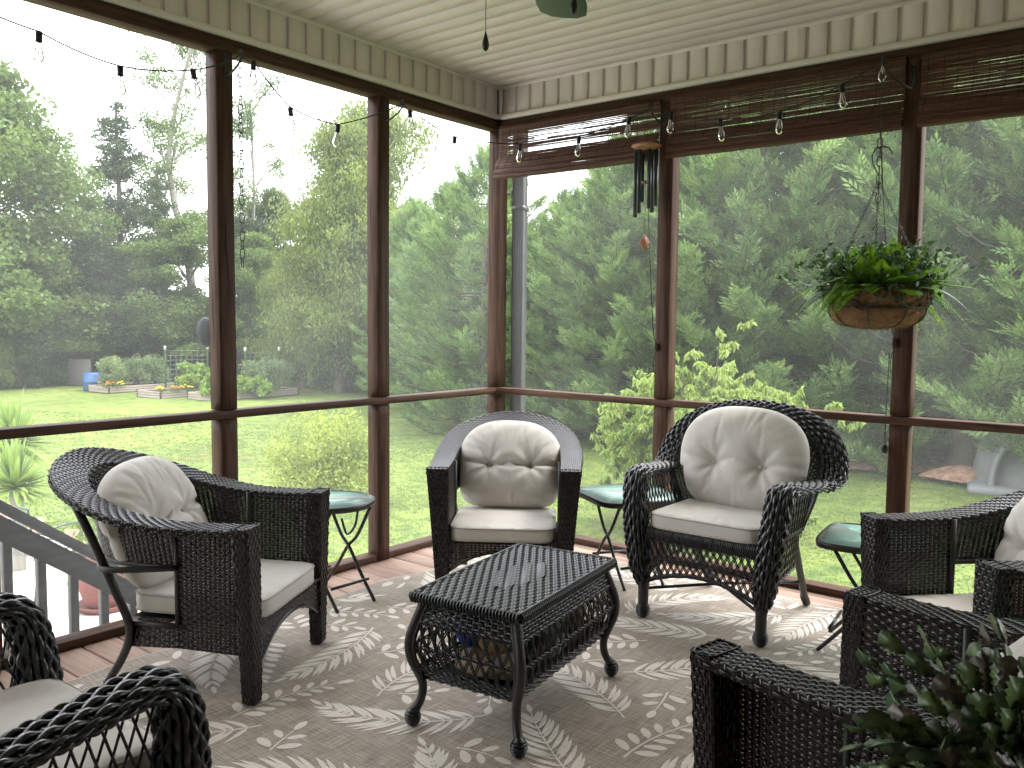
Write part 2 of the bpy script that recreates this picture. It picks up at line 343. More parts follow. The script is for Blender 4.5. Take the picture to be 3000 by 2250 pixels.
# ================================================================== PORCH STRUCTURE
ZC = 2.876                       # ceiling
LX, LY = 5.0, -5.2               # house walls
def porch():
    # deck boards run along x
    deck = struct(empty('deck', 'reddish brown wooden porch deck of long boards', 'deck')); del deck['category']
    me = None; k = 0; y = -.047
    while y > LY:
        mb = MB(); box(mb, -.09, LX, 0, -.141, -.032, 0, .003); me = me or mb.mesh('board', DECK, False)
        o = inst('board', me, deck, (0, y+.0, random.uniform(-.0012, .0012))); y -= .1482
    mb = MB(); box(mb, -.09, LX, -.042, .10, -.032, 0, .003); mb.build('board', DECK, deck, False)
    mb = MB()
    for x in np.arange(.1, LX, .4): box(mb, x, x+.04, LY, .05, -.2, -.034)
    box(mb, -.13, -.092, LY, .14, -.28, -.003); box(mb, -.13, LX, .102, .14, -.28, -.003)
    for x in (-.11, 2.4, 4.9):
        for yy in (.06, -2.5, -5.1): box(mb, x, x+.09, yy-.045, yy+.045, -1.25, -.2)
    mb.build('joist_frame', GREYW, deck, False)
    # ceiling
    ceil = struct(empty('ceiling', 'beige vinyl plank ceiling of the porch', 'ceiling')); del ceil['category']
    P = .108
    prof = [(0, 0), (.0035, -.008), (.007, -.0085), (.050, -.0085), (.0525, -.006), (.055, -.0085), (.0975, -.0085), (.101, -.004), (.104, 0), (P, 0)]
    prof = [(0, 0), (.004, -.009), (.104, -.009), (P-.0005, 0), (P, .002)]
    mb = MB(); V = [(x, -a, z) for a, z in prof for x in (0, LX+.1)]
    mb.add(V, [(2*i, 2*i+1, 2*i+3, 2*i+2) for i in range(len(prof)-1)]); me = mb.mesh('panel', VINYL, False)
    k = 0
    while -k*P > LY: inst('panel', me, ceil, (-.02, -.02-k*P, ZC)); k += 1
    mb = MB(); box(mb, -.2, LX+.3, LY-.3, .2, ZC+.02, ZC+.2); mb.build('roof_board', GREYW, ceil, False)
    # friezes
    zb, zt = 2.690, 2.851
    prof = [(0, -.010), (.004, -.011), (.020, -.011), (.0215, 0), (.105, .001), (P-.001, 0), (P, -.009)]
    for side, ln, lab in ((0, -LY, 'left'), (1, LX, 'right')):
        fr = struct(empty('soffit_wall', f'band of upright beige vinyl panels above the {lab} screens', 'wall')); del fr['category']
        mb = MB()
        V = [((y_ if side else -.0) if False else 0, 0, 0) for y_ in ()]
        V = []
        for a, d in prof:
            for z in (zb-.01, zt+.01): V.append((.012+d, -a, z) if side == 0 else (a, -.012-d, z))
        F = [(2*i, 2*i+1, 2*i+3, 2*i+2) for i in range(len(prof)-1)]
        mb.add(V, F); me = mb.mesh('panel', VINYL, False); k = 0
        while k*P < ln: inst('panel', me, fr, (0, -.03-k*P, 0) if side == 0 else (.030+k*P, 0, 0)); k += 1
        for z0, z1, d in ((2.662, 2.6905, .024), (2.8505, 2.8755, .022)):
            mb = MB()
            if side == 0: box(mb, -.02, d, -ln, .02, z0, z1, .003)
            else: box(mb, .0, ln, -d-.001, .02, z0, z1, .003)
            mb.build('trim', VTRIM, fr, False)
        mb = MB()
        if side == 0: box(mb, -.09, -.004, -ln, .09, 2.661, 2.87)
        else: box(mb, .02, ln, .004, .09, 2.661, 2.87)
        mb.build('backing', GREYW, fr, False)
        if side:
            mb = MB(); box(mb, .011, .034, -.026, -.010, zb, zt, .002); mb.build('trim', VTRIM, fr, False)
    # house walls behind and beside the camera
    for nm, a in (('house_wall', (LX, LX+.15, LY, .1)), ('house_wall', (-.1, LX+.15, LY-.15, LY))):
        o = empty('house_wall', 'pale lap siding wall of the house behind the porch' if a[0] < 1 else 'pale lap siding wall at the right end of the porch', 'wall')
        mb = MB(); box(mb, *a, -1.2, 3.2); mb.build('wall_core', SIDING, o, False)
        mb = MB(); z = 0; me = None
        while z < 2.85:
            if me is None:
                if a[0] < 1: V = [(x, LY+d, zz) for x in (0, LX) for d, zz in ((.002, .11), (.014, 0), (.001, 0))]
                else: V = [(LX-d, yy, zz) for yy in (0, LY) for d, zz in ((.002, .11), (.014, 0), (.001, 0))]
                mb.add(V, [(0, 1, 4, 3), (1, 2, 5, 4)]); me = mb.mesh('siding_board', SIDING, False)
            inst('siding_board', me, o, (0, 0, z)); z += .11
        struct(o)
        if 'category' in o: del o['category']
porch()

W4 = .089
def post(x, y, z0=.0, z1=2.603, label='', warp=0):
    mb = MB(); n = 14
    o = empty('post', label, 'post')
    def part(za, zb, nm):
        mb = MB(); zs = np.linspace(za, zb, n); b = .004; c = W4/2
        R = []
        for z in zs:
            dx, dy = .0012*math.sin(z*3+x*9), .0012*math.cos(z*2.3+y*7)
            R += [(x+dx+sx, y+dy+sy, z) for sx, sy in ((-c+b, -c), (c-b, -c), (c, -c+b), (c, c-b), (c-b, c), (-c+b, c), (-c, c-b), (-c, -c+b))]
        F = [(i*8+j, i*8+(j+1) % 8, (i+1)*8+(j+1) % 8, (i+1)*8+j) for i in range(n-1) for j in range(8)]
        mb.add(R, F); mb.ng += [list(range(8))[::-1], [(n-1)*8+k for k in range(8)]]
        return mb.build(nm, WZ, o, False)
    part(z0, .897, 'lower_post'); part(.941, z1, 'upper_post')
    # drying cracks and knots
    for k in range(3):
        mb = MB(); zc = random.uniform(1.0, 2.3); L = random.uniform(.25, .6); s = random.choice((0, 1)); t = random.uniform(-.025, .025)
        pts = []
        for q in np.linspace(0, 1, 9): pts.append((zc+q*L, t+.006*math.sin(q*5+k), .0018*math.sin(q*PI)))
        for i in range(8):
            a, b_ = pts[i], pts[i+1]
            if s == 0: V = [(x+W4/2+.0016, y+a[1]-a[2], a[0]), (x+W4/2+.0016, y+a[1]+a[2], a[0]), (x+W4/2+.0016, y+b_[1]+b_[2], b_[0]), (x+W4/2+.0016, y+b_[1]-b_[2], b_[0])]
            else: V = [(x+a[1]-a[2], y-W4/2-.0016, a[0]), (x+a[1]+a[2], y-W4/2-.0016, a[0]), (x+b_[1]+b_[2], y-W4/2-.0016, b_[0]), (x+b_[1]-b_[2], y-W4/2-.0016, b_[0])]
            mb.add(V, [(0, 1, 2, 3)])
        mb.build('crack', RESD, o, False)
    return o
h = W4/2
LP = [(-h, -1.053+h, 'dark wooden post on the left side nearest the corner post'), (-h, -2.046+h, 'dark wooden post with a black dish lamp behind it'),
      (-h, -3.10+h, 'wooden post at the left edge beyond the braided armchair'), (-h, -4.03+h, 'wooden post at the far left behind the camera side')]
RP = [(1.2485-h, h, 'wooden post beside the wind chime'), (2.5286-h, h, 'wooden post behind the hanging fern basket'), (3.80-h, h, 'wooden post at the far right beyond the shaded chairs')]
for x, y, l in LP: post(x, y, label=l)
for x, y, l in RP: post(x, y, label=l)
post(-h, h, label='wooden corner post where the two screened walls meet')
def plank(name, label, cat, x0, x1, y0, y1, z0, z1, mat):
    mb = MB(); n = 24; ax = 0 if x1-x0 > y1-y0 else 1
    # subdivided, very slightly wavy board
    L0, L1 = ((x0, x1), (y0, y1))[ax]; ts = np.linspace(L0, L1, n); V = []; b = .003
    for t in ts:
        w1 = .0012*math.sin(t*2.7+z0*5); w2 = .0010*math.sin(t*3.9+1)
        a0, a1 = ((y0, y1), (x0, x1))[ax]
        ring = [(a0, z0+b), (a0+b, z0), (a1-b, z0), (a1, z0+b), (a1, z1-b), (a1-b, z1), (a0+b, z1), (a0, z1-b)]
        V += [((t, a+w1, z+w2) if ax == 0 else (a+w1, t, z+w2)) for a, z in ring]
    F = [(i*8+j, i*8+(j+1) % 8, (i+1)*8+(j+1) % 8, (i+1)*8+j) for i in range(n-1) for j in range(8)]
    mb.add(V, F); mb.ng += [list(range(8)), [(n-1)*8+k for k in range(8)]]
    o = mb.build(name, mat, None, False); return tag(o, label, cat)
# waist rails, laid flat through the posts
plank('rail', 'waist-high rail running across the left screens', 'rail', -.081, .008, LY, -.008, .900, .938, WY)
plank('rail', 'waist-high rail running across the right screens behind the chairs', 'rail', .009, LX, -.008, .081, .900, .938, WX)
plank('beam', 'stained beam over the left screens under the vinyl band', 'beam', -.092, -.003, LY, .092, 2.600, 2.660, WY)
plank('beam', 'stained beam over the right screens above the bamboo blinds', 'beam', -.002, LX, .003, .091, 2.600, 2.6595, WX)
# bottom plates between posts
ys = [0]+[p[1]+h for p in LP]+[LY]
plab = ['between the corner post and the next post on the left', 'beneath the left screen beside the round glass table', 'beneath the left screen behind the barrel armchair', 'in the left foreground beside the stair railing', 'at the far left end of the porch']
prev = 0
for i, (x, y, l) in enumerate(LP+[(0, LY-h, '')]):
    plank('bottom_plate', 'flat wooden bottom plate '+plab[i], 'plate', -.094, -.005, max(y+h, LY)+.003, prev-.003, .0012, .039, WY); prev = y-h
prev = .0; plab = ['between the corner post and the wind chime post', 'between the chime post and the fern basket post', 'right of the fern basket post behind the shaded chairs', 'at the right end of the porch']
for i, (x, y, l) in enumerate(RP+[(LX+h, 0, '')]):
    plank('bottom_plate', 'flat wooden bottom plate '+plab[i], 'plate', prev+.003, min(x-h, LX)-.003, .005, .094, .0012, .039, WX); prev = x+h
# insect screens, one per opening above and below the rail
def screen(a, b, side, z0, z1, label):
    mb = MB(); n = 10
    def S(u, v):
        t = a+(b-a)*u; z = z0+(z1-z0)*v; d = .004*np.sin(u*PI)*np.sin(v*PI)*np.sin(3*u+4*v)
        return np.stack([-.086+d, t, z], -1) if side == 0 else np.stack([t, .086-d, z], -1)
    sheet(mb, S, n, n); tag(mb.build('insect_screen', MESH if side else MESHL), label, 'screen')
names_l = ['left of the corner post', 'behind the round glass table', 'behind the barrel armchair with the dish lamp', 'at the left edge over the stair railing', 'at the far left end']
prev = -.0
for i, (x, y, l) in enumerate(LP+[(0, LY, '')]):
    screen(prev-.001, y+h, 0, .94, 2.60, 'upper grey insect screen '+names_l[i]); screen(prev-.001, y+h, 0, .038, .90, 'lower grey insect screen '+names_l[i]); prev = y-h
names_r = ['behind the short bamboo blind and wind chime', 'behind the fern basket and long bamboo blind', 'right of the fern basket post', 'at the far right end']
prev = .0
for i, (x, y, l) in enumerate(RP+[(LX, 0, '')]):
    screen(prev+.001, x-h, 1, .94, 2.60, 'upper grey insect screen '+names_r[i]); screen(prev+.001, x-h, 1, .038, .90, 'lower grey insect screen '+names_r[i]); prev = x+h
# downspout outside the corner
def downspout():
    o = empty('downspout', 'fluted grey metal downspout outside the corner post', 'downspout')
    mb = MB(); pr = []
    x0, x1, y0, y1 = .012, .092, .125, .185
    for i in range(17):
        t = i/16; pr.append((x0+(x1-x0)*t, y0+(.004 if i % 4 in (1, 2) else 0)))
    pr += [(x1, y1), (x0, y1)]
    V = [(x, y, z) for z in (-1.1, 2.62) for x, y in pr]; n = len(pr)
    mb.add(V, [(i, (i+1) % n, n+(i+1) % n, n+i) for i in range(n)])
    m = noisy('downspout_paint', (.06, .056, .064), (.095, .09, .098), .35, 2, spec=.5)
    mb.build('pipe', m, o, False)
    mb = MB(); 
    for z in (.6, 2.1): box(mb, .008, .096, .120, .19, z, z+.03)
    mb.build('strap', m, o, False)
downspout()

# ------------------------------------------------------------------ bamboo blinds
def blind(x0, x1, label, seed, gaps):
    rg = np.random.default_rng(seed)
    o = empty('bamboo_blind', label, 'blind', (0, 0, 0), 0, 'rolled bamboo blinds under the right beam')
    mb = MB(); L = x1-x0
    def slat(y, z, hgt, xa, xb, sag=0, tilt=0):
        n = max(2, int((xb-xa)/.12)+1); xs = np.linspace(xa, xb, n); wob = np.cumsum(rg.normal(0, .0008, n)); wob -= np.linspace(wob[0], wob[-1], n)
        zz = z+wob-sag*np.sin((xs-x0)/L*PI); th = .0012
        V = np.stack([np.stack([xs, np.full(n, y-th+tilt), zz+hgt/2], -1), np.stack([xs, np.full(n, y+th+tilt), zz+hgt/2], -1),
                      np.stack([xs, np.full(n, y+th), zz-hgt/2], -1), np.stack([xs, np.full(n, y-th), zz-hgt/2], -1)], 1)
        b = np.arange(n-1)[:, None]*4; F = np.concatenate([np.concatenate([b+q, b+(q+1) % 4, b+4+(q+1) % 4, b+4+q], 1) for q in range(4)])
        mb.add(V, F)
    yb = -.020; z = 2.600; zflat = 2.418
    while z > zflat:
        hgt = rg.uniform(.0046, .0068)
        rel = (2.6-z)/(2.6-zflat)
        segs = [(x0, x1)]
        big = any(abs(z-g[0]) < g[1] for g in gaps)
        if big:
            # thin dark reeds with light between
            if rg.random() < .6: slat(yb, z, .0022, x0, x1, .002)
            else: slat(yb, z, .0048, x0, x0+L*rg.uniform(.1, .3))
            z -= .0052; continue
        slat(yb+rg.normal(0, .0008), z, hgt, x0, x1, 0)
        z -= hgt+(-.0004 if rg.random() < .93 else .0009)
        # torn/curled spots where single slats are missing over a stretch
        if .1 < rel < .85 and rg.random() < .30:
            xa = x0+L*rg.uniform(.05, .8); xb2 = min(x1-.02, xa+rg.uniform(.06, .22)); slat(yb, z, .0040, x0, xa); slat(yb, z, .0040, xb2, x1); z -= .0030
    mb.build('slat', BAMB, o, False, kind='stuff')
    # folded pleats
    mb2 = MB(); mb_old = mb; mb = MB()
    pts = [(-.020, 2.418), (-.035, 2.40), (-.052, 2.375), (-.058, 2.352), (-.050, 2.335), (-.030, 2.340), (-.028, 2.350), (-.050, 2.345), (-.066, 2.330), (-.068, 2.315), (-.055, 2.303), (-.035, 2.31), (-.036, 2.318),
           (-.060, 2.308), (-.072, 2.297), (-.066, 2.285), (-.045, 2.282), (-.026, 2.29), (-.022, 2.33), (-.021, 2.41)]
    pc = crom(pts, 150); 
    seg = np.concatenate([[0], np.cumsum(np.linalg.norm(np.diff(pc, axis=0), axis=1))]); Lt = seg[-1]; s = 0
    sagv = rg.uniform(0, .004)
    while s < Lt-.006:
        a, b_ = [np.array([np.interp(q, seg, pc[:, 0]), np.interp(q, seg, pc[:, 1])]) for q in (s, s+.0058)]
        n = int(L/.12)+1; xs = np.linspace(x0, x1, n); d = b_-a; nn = np.array([d[1], -d[0]])/np.linalg.norm(d)*.0012
        w_ = np.cumsum(rg.normal(0, .0006, n)); V = []
        for q in (a+nn, a-nn, b_-nn, b_+nn): V.append(np.stack([xs, np.full(n, q[0]), q[1]+w_-.004*np.sin((xs-x0)/L*PI)], -1))
        V = np.stack(V, 1); bb = np.arange(n-1)[:, None]*4
        mb.add(V, np.concatenate([np.concatenate([bb+q, bb+(q+1) % 4, bb+4+(q+1) % 4, bb+4+q], 1) for q in range(4)]))
        s += .0062
    mb.build('folded_slat', BAMB, o, False, kind='stuff')
    mb = MB()
    th = basic('blind_thread', (.012, .009, .009), .8) if 'blind_thread' not in bpy.data.materials else bpy.data.materials['blind_thread']
    for x in np.arange(x0+.03, x1, .062):
        xx = x+rg.normal(0, .003); tube(mb, [(xx, -.0235, 2.598), (xx+.002, -.0235, 2.50), (xx-.001, -.0235, 2.42)]+[(xx-.012*min(1, i/3), p[0]-.0032, p[1]) for i, p in enumerate(pts[1:5])], .0011, 4, False)
    mb.build('thread', th, o, False)
    mb = MB(); box(mb, x0, x1, -.022, -.002, 2.585, 2.618, .002); mb.build('head_rail', WX, o, False)
blind(.012, 1.172, 'short bamboo blind with bright torn gaps beside the corner post', 3, [(2.445, .013), (2.512, .005)])
blind(1.236, 2.452, 'long bamboo blind rolled up between the chime post and the basket post', 5, [(2.448, .002)])
blind(2.519, 3.70, 'dark bamboo blind at the top right edge right of the basket post', 8, [(2.450, .003)])

# ================================================================== WICKER FURNITURE
def cushion_mesh(out, thick, mat, bulge=.012, p=6, tufts=(), creases=(), wr=0, rows=26, segs=96, edge=.35, flatback=False, name='cushion', seed=1):
    """closed pillow over an outline out(a)->(x,y), local z is the thickness; returns MB"""
    rg = np.random.default_rng(seed)
    a = np.arange(segs)*2*PI/segs; O = np.array([out(t) for t in a])
    r = np.concatenate([[0], np.sin(np.linspace(0.04, 1, rows)*PI/2)**.75]); R, A = np.meshgrid(r, np.arange(segs), indexing='ij')
    X, Y = R*O[A, 0], R*O[A, 1]
    base = (1-R**p)**(1/2.2)*thick/2+bulge*(1-R**2)
    def height(X, Y, R, sgn):
        z = base.copy()
        for tx, ty, dep, rad in tufts:
            d = np.hypot(X-tx, Y-ty); z -= dep*np.exp(-(d/rad)**1.3)
            # radiating folds
            th = np.arctan2(Y-ty, X-tx); z += .0045*np.sin(th*7+tx*30)*np.exp(-((d-.06)/.05)**2)*(R < .97)
        for (x0, y0, x1, y1, dep, wd) in creases:
            dx, dy = x1-x0, y1-y0; L = math.hypot(dx, dy); t = np.clip(((X-x0)*dx+(Y-y0)*dy)/L/L, 0, 1)
            d = np.hypot(X-x0-t*dx, Y-y0-t*dy); z -= dep*np.exp(-(d/wd))*(np.sin(np.clip(t, 0, 1)*PI)*.35+.65)
        if wr:
            th = np.arctan2(Y, X); z += wr*(R**3)*(np.sin(th*23+2*np.sin(th*5))*.6+np.sin(th*37+1)*.4)*(1-R**14)
            z += .6*wr*np.sin(X*31+np.sin(Y*17)*2)*np.sin(Y*23+1)*(1-R**8)
        return np.maximum(z, .001)*(R < 1)
    V = []; F = []
    for sgn in (1, -1):
        z = height(X, Y, R, sgn) if not (sgn < 0 and flatback) else base*.6*(R < 1)
        mb_v = np.stack([X, Y, sgn*z], -1).reshape(-1, 3); V.append(mb_v)
        n = segs; i = np.arange(rows)[:, None]; j = np.arange(segs)[None]; q = np.stack([i*n+j, i*n+(j+1) % n, (i+1)*n+(j+1) % n, (i+1)*n+j], -1).reshape(-1, 4)
        if sgn > 0: q = q[:, ::-1]
        F.append(q+(0 if sgn > 0 else len(mb_v)))
    mb = MB(); mb.add(np.concatenate(V), np.concatenate(F)); return mb, O
def xf(mb, Mx):
    o = MB(); o.merge(mb, Mx); return o
def rrect(wx, wy, p=8):
    """superellipse outline"""
    def f(t):
        c, s = math.cos(t), math.sin(t); k = (abs(c/wx)**p+abs(s/wy)**p)**(-1/p); return (k*c, k*s)
    return f
def seat_cushion(parent, cx, wx, wy, z0, th, mat=None, pip=None, name='seat_cushion', p=9):
    mat = mat or FAB
    out = rrect(wx, wy, p); segs = 96; a = np.arange(segs)*2*PI/segs; O = np.array([out(t) for t in a]); rg = np.random.default_rng(5)
    rings = []; hs = []
    for r in np.linspace(0, .93, 12): rings.append((r, th/2+.010*(1-r**2.2)))
    rings += [(.965, th/2-.001), (.985, th/2-.004), (.996, th/2-.010), (1.0, th/4), (1.004, 0), (1.0, -th/4), (.996, -th/2+.010), (.985, -th/2+.004), (.9, -th/2), (0, -th/2)]
    V = []
    for r, z in rings:
        P = O*r; wob = .0022*np.sin(a*31+2*np.sin(a*7))*(r > .6)*(r < .97)+.0025*np.sin(P[:, 0]*19)*np.sin(P[:, 1]*15+.6)*(r < .95)*(z > 0)
        V.append(np.stack([cx+P[:, 0], P[:, 1], z0+th/2+z+wob], -1))
    V = np.array(V).reshape(-1, 3); n = len(rings); i = np.arange(n-1)[:, None]; j = np.arange(segs)[None]; j2 = (j+1) % segs
    mb = MB(); mb.add(V, np.stack([i*segs+j, (i+1)*segs+j, (i+1)*segs+j2, i*segs+j2], -1).reshape(-1, 4))
    o = mb.build(name, mat, parent)
    for z in (z0+th-.007, z0+.007):
        m2 = MB(); tube(m2, np.concatenate([np.stack([cx+O[:, 0]*.998, O[:, 1]*.998, np.full(segs, z)], -1)]), .0042, 6, False, True)
        m2.build('piping', pip or FABP, o)
    return o
def wtube(mb, P, r, seg=10): tube(mb, crom(P, max(8, len(P)*5)) if len(P) > 2 else P, r, seg)

# ---------- barrel armchair with flat woven arms (local: faces +x, arms at +-y)
def barrel_chair(label, loc, rz):
    t = empty('barrel_armchair', label, 'armchair', loc, rz, 'flat-armed woven barrel armchairs')
    OUT = [(0, .375, .640), (-.2, .381, .638), (-.36, .391, .646), (-.52, .392, .676), (-.68, .362, .728), (-.80, .287, .778), (-.880, .160, .818), (-.908, 0, .838)]
    INN = [(0, .277, .640), (-.2, .278, .638), (-.36, .279, .644), (-.50, .274, .667), (-.63, .246, .705), (-.72, .190, .742), (-.78, .102, .768), (-.800, 0, .780)]
    full = lambda P: P+[(x, -y, z) for x, y, z in P[-2::-1]]
    fo, fi = curve_fn(full(OUT)), curve_fn(full(INN))
    def band(u, v):
        # v runs round the flat tube: top inner->outer, edge, bottom, edge
        v = np.mod(v, 1.0)
        o_, i_ = fo(u), fi(u); d = o_-i_; dn = d/np.linalg.norm(d, axis=-1, keepdims=True)
        tt = fo(np.clip(u+.004, 0, 1))-fo(np.clip(u-.004, 0, 1)); up = np.cross(tt, dn); up /= np.linalg.norm(up, axis=-1, keepdims=True)
        up = up*np.where(up[..., 2:3] < 0, -1., 1.)
        T = .016
        a = np.clip(v/.42, 0, 1); b = np.clip((v-.42)/.08, 0, 1); c = np.clip((v-.5)/.42, 0, 1); e = np.clip((v-.92)/.08, 0, 1)
        w_ = a-c; hh = b-e
        return i_+d*w_[..., None]-up*(hh*T*1.5)[..., None]
    mb = MB(); weave(mb, band, 24, 104, w=.9, h=.0016, amp=.0028, stw=.4)
    sheet(mb, lambda u, v: band(u, v*.9999)*1.0, 60, 14)
    mb.build('armrest_band', RESB, t)
    mb = MB(); S = lambda u, v: band(u, v)  # closed solid core just under the strands
    # side panels
    xb = -.315
    iu = np.linspace(0, .5, 400); ix = fi(iu)[:, 0]
    ub = float(np.interp(-xb, -ix, iu))
    for sg in (1, -1):
        top = lambda u, sg=sg: (fi(u*ub)*np.array([1, sg, 1])-np.array([0, 0, .012]))
        bot = line_fn([(-.01, .268*sg, .155), (xb, .272*sg, .17)])
        mb = MB(); weave(mb, ruled(top, bot), 42, 17, w=.96, h=.0016, amp=.0022, mid=.72, stw=.62); mb.build('side_panel', RESB, t)
        mb = MB(); b2 = line_fn([(xb, .272*sg, .255), (-.505, .262*sg, .250)]); b3 = line_fn([(xb, .272*sg, .17), (-.52, .262*sg, .160)])
        weave(mb, ruled(b2, b3), 8, 10, w=.96, h=.0016, amp=.0022, mid=.72, stw=.62); mb.build('lower_side_panel', RESB, t)
    # barrel back: from inner rim down
    def botb(u):
        p = fi(ub+u*(1-2*ub)); z = .472+.0*u
        q = p.copy(); q[..., 2] = .470; q[..., 0] = p[..., 0]*.925-.0; q[..., 1] = p[..., 1]*1.0
        q[..., 0] = np.where(np.abs(u-.5) > .495, xb, q[..., 0]); return q
    topb = lambda u: fi(ub+u*(1-2*ub))-np.array([0, 0, .012])
    mb = MB(); weave(mb, ruled(topb, botb), 26, 60, w=.96, h=.0016, amp=.0022, mid=.72, stw=.62); mb.build('barrel_back', RESB, t)
    mb = MB(); b4 = line_fn([(-.505, .262, .25), (-.515, 0, .25), (-.505, -.262, .25)]); b5 = line_fn([(-.52, .262, .16), (-.53, 0, .16), (-.52, -.262, .16)])
    weave(mb, ruled(b4, b5), 8, 26, w=.96, h=.0016, amp=.0022, mid=.72, stw=.62); mb.build('lower_back_panel', RESB, t)
    # wrapped tubes
    uu = np.linspace(0, 1, 60); mb = MB(); tube(mb, botb(uu), .010, 8); mb.build('back_tube', WRAP, t)
    for sg in (1, -1):
        mb = MB(); wtube(mb, [(-.31, .283*sg, .470), (-.42, .325*sg, .470), (-.52, .352*sg, .470), (-.575, .335*sg, .470), (-.60, .30*sg, .470)], .0115); mb.build('side_tube', WRAP, t)
        mb = MB(); tube(mb, [(xb, .274*sg, .635), (xb, .274*sg, .245)], .0105, 8); mb.build('slot_tube', WRAP, t)
        mb = MB(); tube(mb, [(xb+.02, .274*sg, .252), (-.50, .268*sg, .252)], .0115, 8); mb.build('lower_tube', WRAP, t)
        mb = MB(); wtube(mb, [(-.665, .345*sg, .705), (-.60, .335*sg, .56), (-.545, .312*sg, .40), (-.508, .285*sg, .27), (-.510, .272*sg, .20), (-.545, .262*sg, .12), (-.615, .252*sg, .012)], .0155, 12)
        lathe(mb, [(.015, 0), (.017, .004), (.017, .016), (.014, .02)], 12, (-.617, .252*sg, 0)); mb.build('rear_leg', WRAP, t)
    # front legs
    for sg in (1, -1):
        def legS(u, v, sg=sg, g=0.0):
            z = .645-.635*u
            k = np.clip((.64-z)/.64, 0, 1)**.9
            yo = .377-.055*k-.0; yi = .272-.006*k+np.where(z < .16, (.16-z)*0.06, 0); x0 = .004+0*z; x1 = -.052+.006*k
            v = np.mod(v, 1); per = v*4
            a = np.clip(per, 0, 1); b = np.clip(per-1, 0, 1); c = np.clip(per-2, 0, 1); d = np.clip(per-3, 0, 1)
            y = yi+(yo-yi)*(a-c); x = x0+(x1-x0)*(b-d)
            return np.stack([x, sg*y, z], -1)
        mb = MB(); weave(mb, legS, 30, 30, w=.86, h=.0016, amp=.0024)
        sheet(mb, legS, 12, 33); mb.build('front_leg', RESB, t)
        mb = MB(); box(mb, -.045, -.002, .272*sg, .316*sg, 0.0, .012, .003); mb.build('foot_cap', METB, t)
    # seat deck, apron
    mb = MB(); top = line_fn([(-.008, -.268, .283), (-.008, .268, .283)])
    def arch(u):
        y = -.268+.536*u; z = .135+.10*(1-(np.abs(y)/.268)**2.2); return np.stack([-.008+0*u, y, z], -1)
    flat = line_fn([(-.008, -.268, .135), (-.008, .268, .135)])
    weave(mb, ruled(top, flat), 13, 28, w=.96, h=.0016, amp=.0022, mid=.72, stw=.62, mask=lambda u, v: (.283-.148*v) > (arch(u)[..., 2]))
    tube(mb, arch(np.linspace(0, 1, 30)), .008, 8); mb.build('front_apron', RESB, t)
    mb = MB(); S = lambda u, v: np.stack([.004-.045*v, -.272+.544*u, .284+.006*np.sin(v*PI)], -1)
    weave(mb, S, 5, 28, w=.9, h=.0016, amp=.0026); sheet(mb, lambda u, v: S(u, v)-np.array([0, 0, .002]), 4, 4); mb.build('seat_front_rail', RESB, t)
    mb = MB(); S = lambda u, v: np.stack([-.04-.46*v, -.268+.536*u, .276+0*u], -1)
    sheet(mb, S, 3, 3); mb.build('seat_deck', RESD, t)
    seat_cushion(t, -.262, .262, .258, .284, .074)
    # back cushion
    def out(a):
        c, s = math.cos(a), math.sin(a); wx = .272 if s > 0 else .262; p = 2.5 if s > 0 else 5; wy = .24 if s > 0 else .235
        k = (abs(c/wx)**p+abs(s/wy)**p)**(-1/p); return (k*c, k*s)
    tf = [(-.105, -.02, .026, .034), (.105, -.02, .026, .034)]
    crs = [(-.275, .01, -.105, -.02, .026, .011), (-.105, -.02, .105, -.02, .034, .012), (.105, -.02, .275, 0, .024, .011),
           (-.105, -.02, -.125, .19, .007, .008), (-.105, -.02, -.05, .21, .006, .006), (.105, -.02, .06, .20, .006, .006), (.105, -.02, .15, .18, .007, .008), (-.105, -.02, -.09, -.13, .006, .010), (.105, -.02, .09, -.13, .006, .010), (-.105, -.02, -.21, .13, .005, .008), (.105, -.02, .21, .12, .006, .008), (.105, -.02, .19, .05, .005, .008)]
    mb, O = cushion_mesh(out, .135, FAB, .030, 4.2, tf, crs, .0042, rows=44, segs=144)
    th = math.radians(22)
    # local cushion x->y(lateral), y->up, z->forward
    Mx = Matrix(((0, -math.sin(th), math.cos(th), -.525), (1, 0, 0, 0), (0, math.cos(th), math.sin(th), .578), (0, 0, 0, 1)))
    bc = xf(mb, Mx).build('back_cushion', FAB, t)
    for tx, ty, d, r in tf:
        m2 = MB(); lathe(m2, [(.0001, .004), (.006, .003), (.008, 0), (.006, -.003)], 10, (0, 0, 0)); q = MB(); q.merge(m2, Mx@Matrix.Translation((tx, ty, .052))); q.build('button', FABP, bc)
    return t
bc_A = barrel_chair('woven barrel armchair on the left with its back to the stair railing', (.887, -2.317, .010), math.atan2(.481, .876))
copy_tree(bc_A, 'woven barrel armchair facing the camera from the porch corner', (.9805, -1.142, .010), math.atan2(-.8165, .5773))
copy_tree(bc_A, 'woven barrel armchair cut by the right edge beside the small square glass table', (2.871, -1.216, .010), math.atan2(-.7258, -.6879))
copy_tree(bc_A, 'nearest woven barrel armchair at the lower right seen from behind the leafy plant', (2.80, -2.268, .010), math.atan2(.207, -.978))

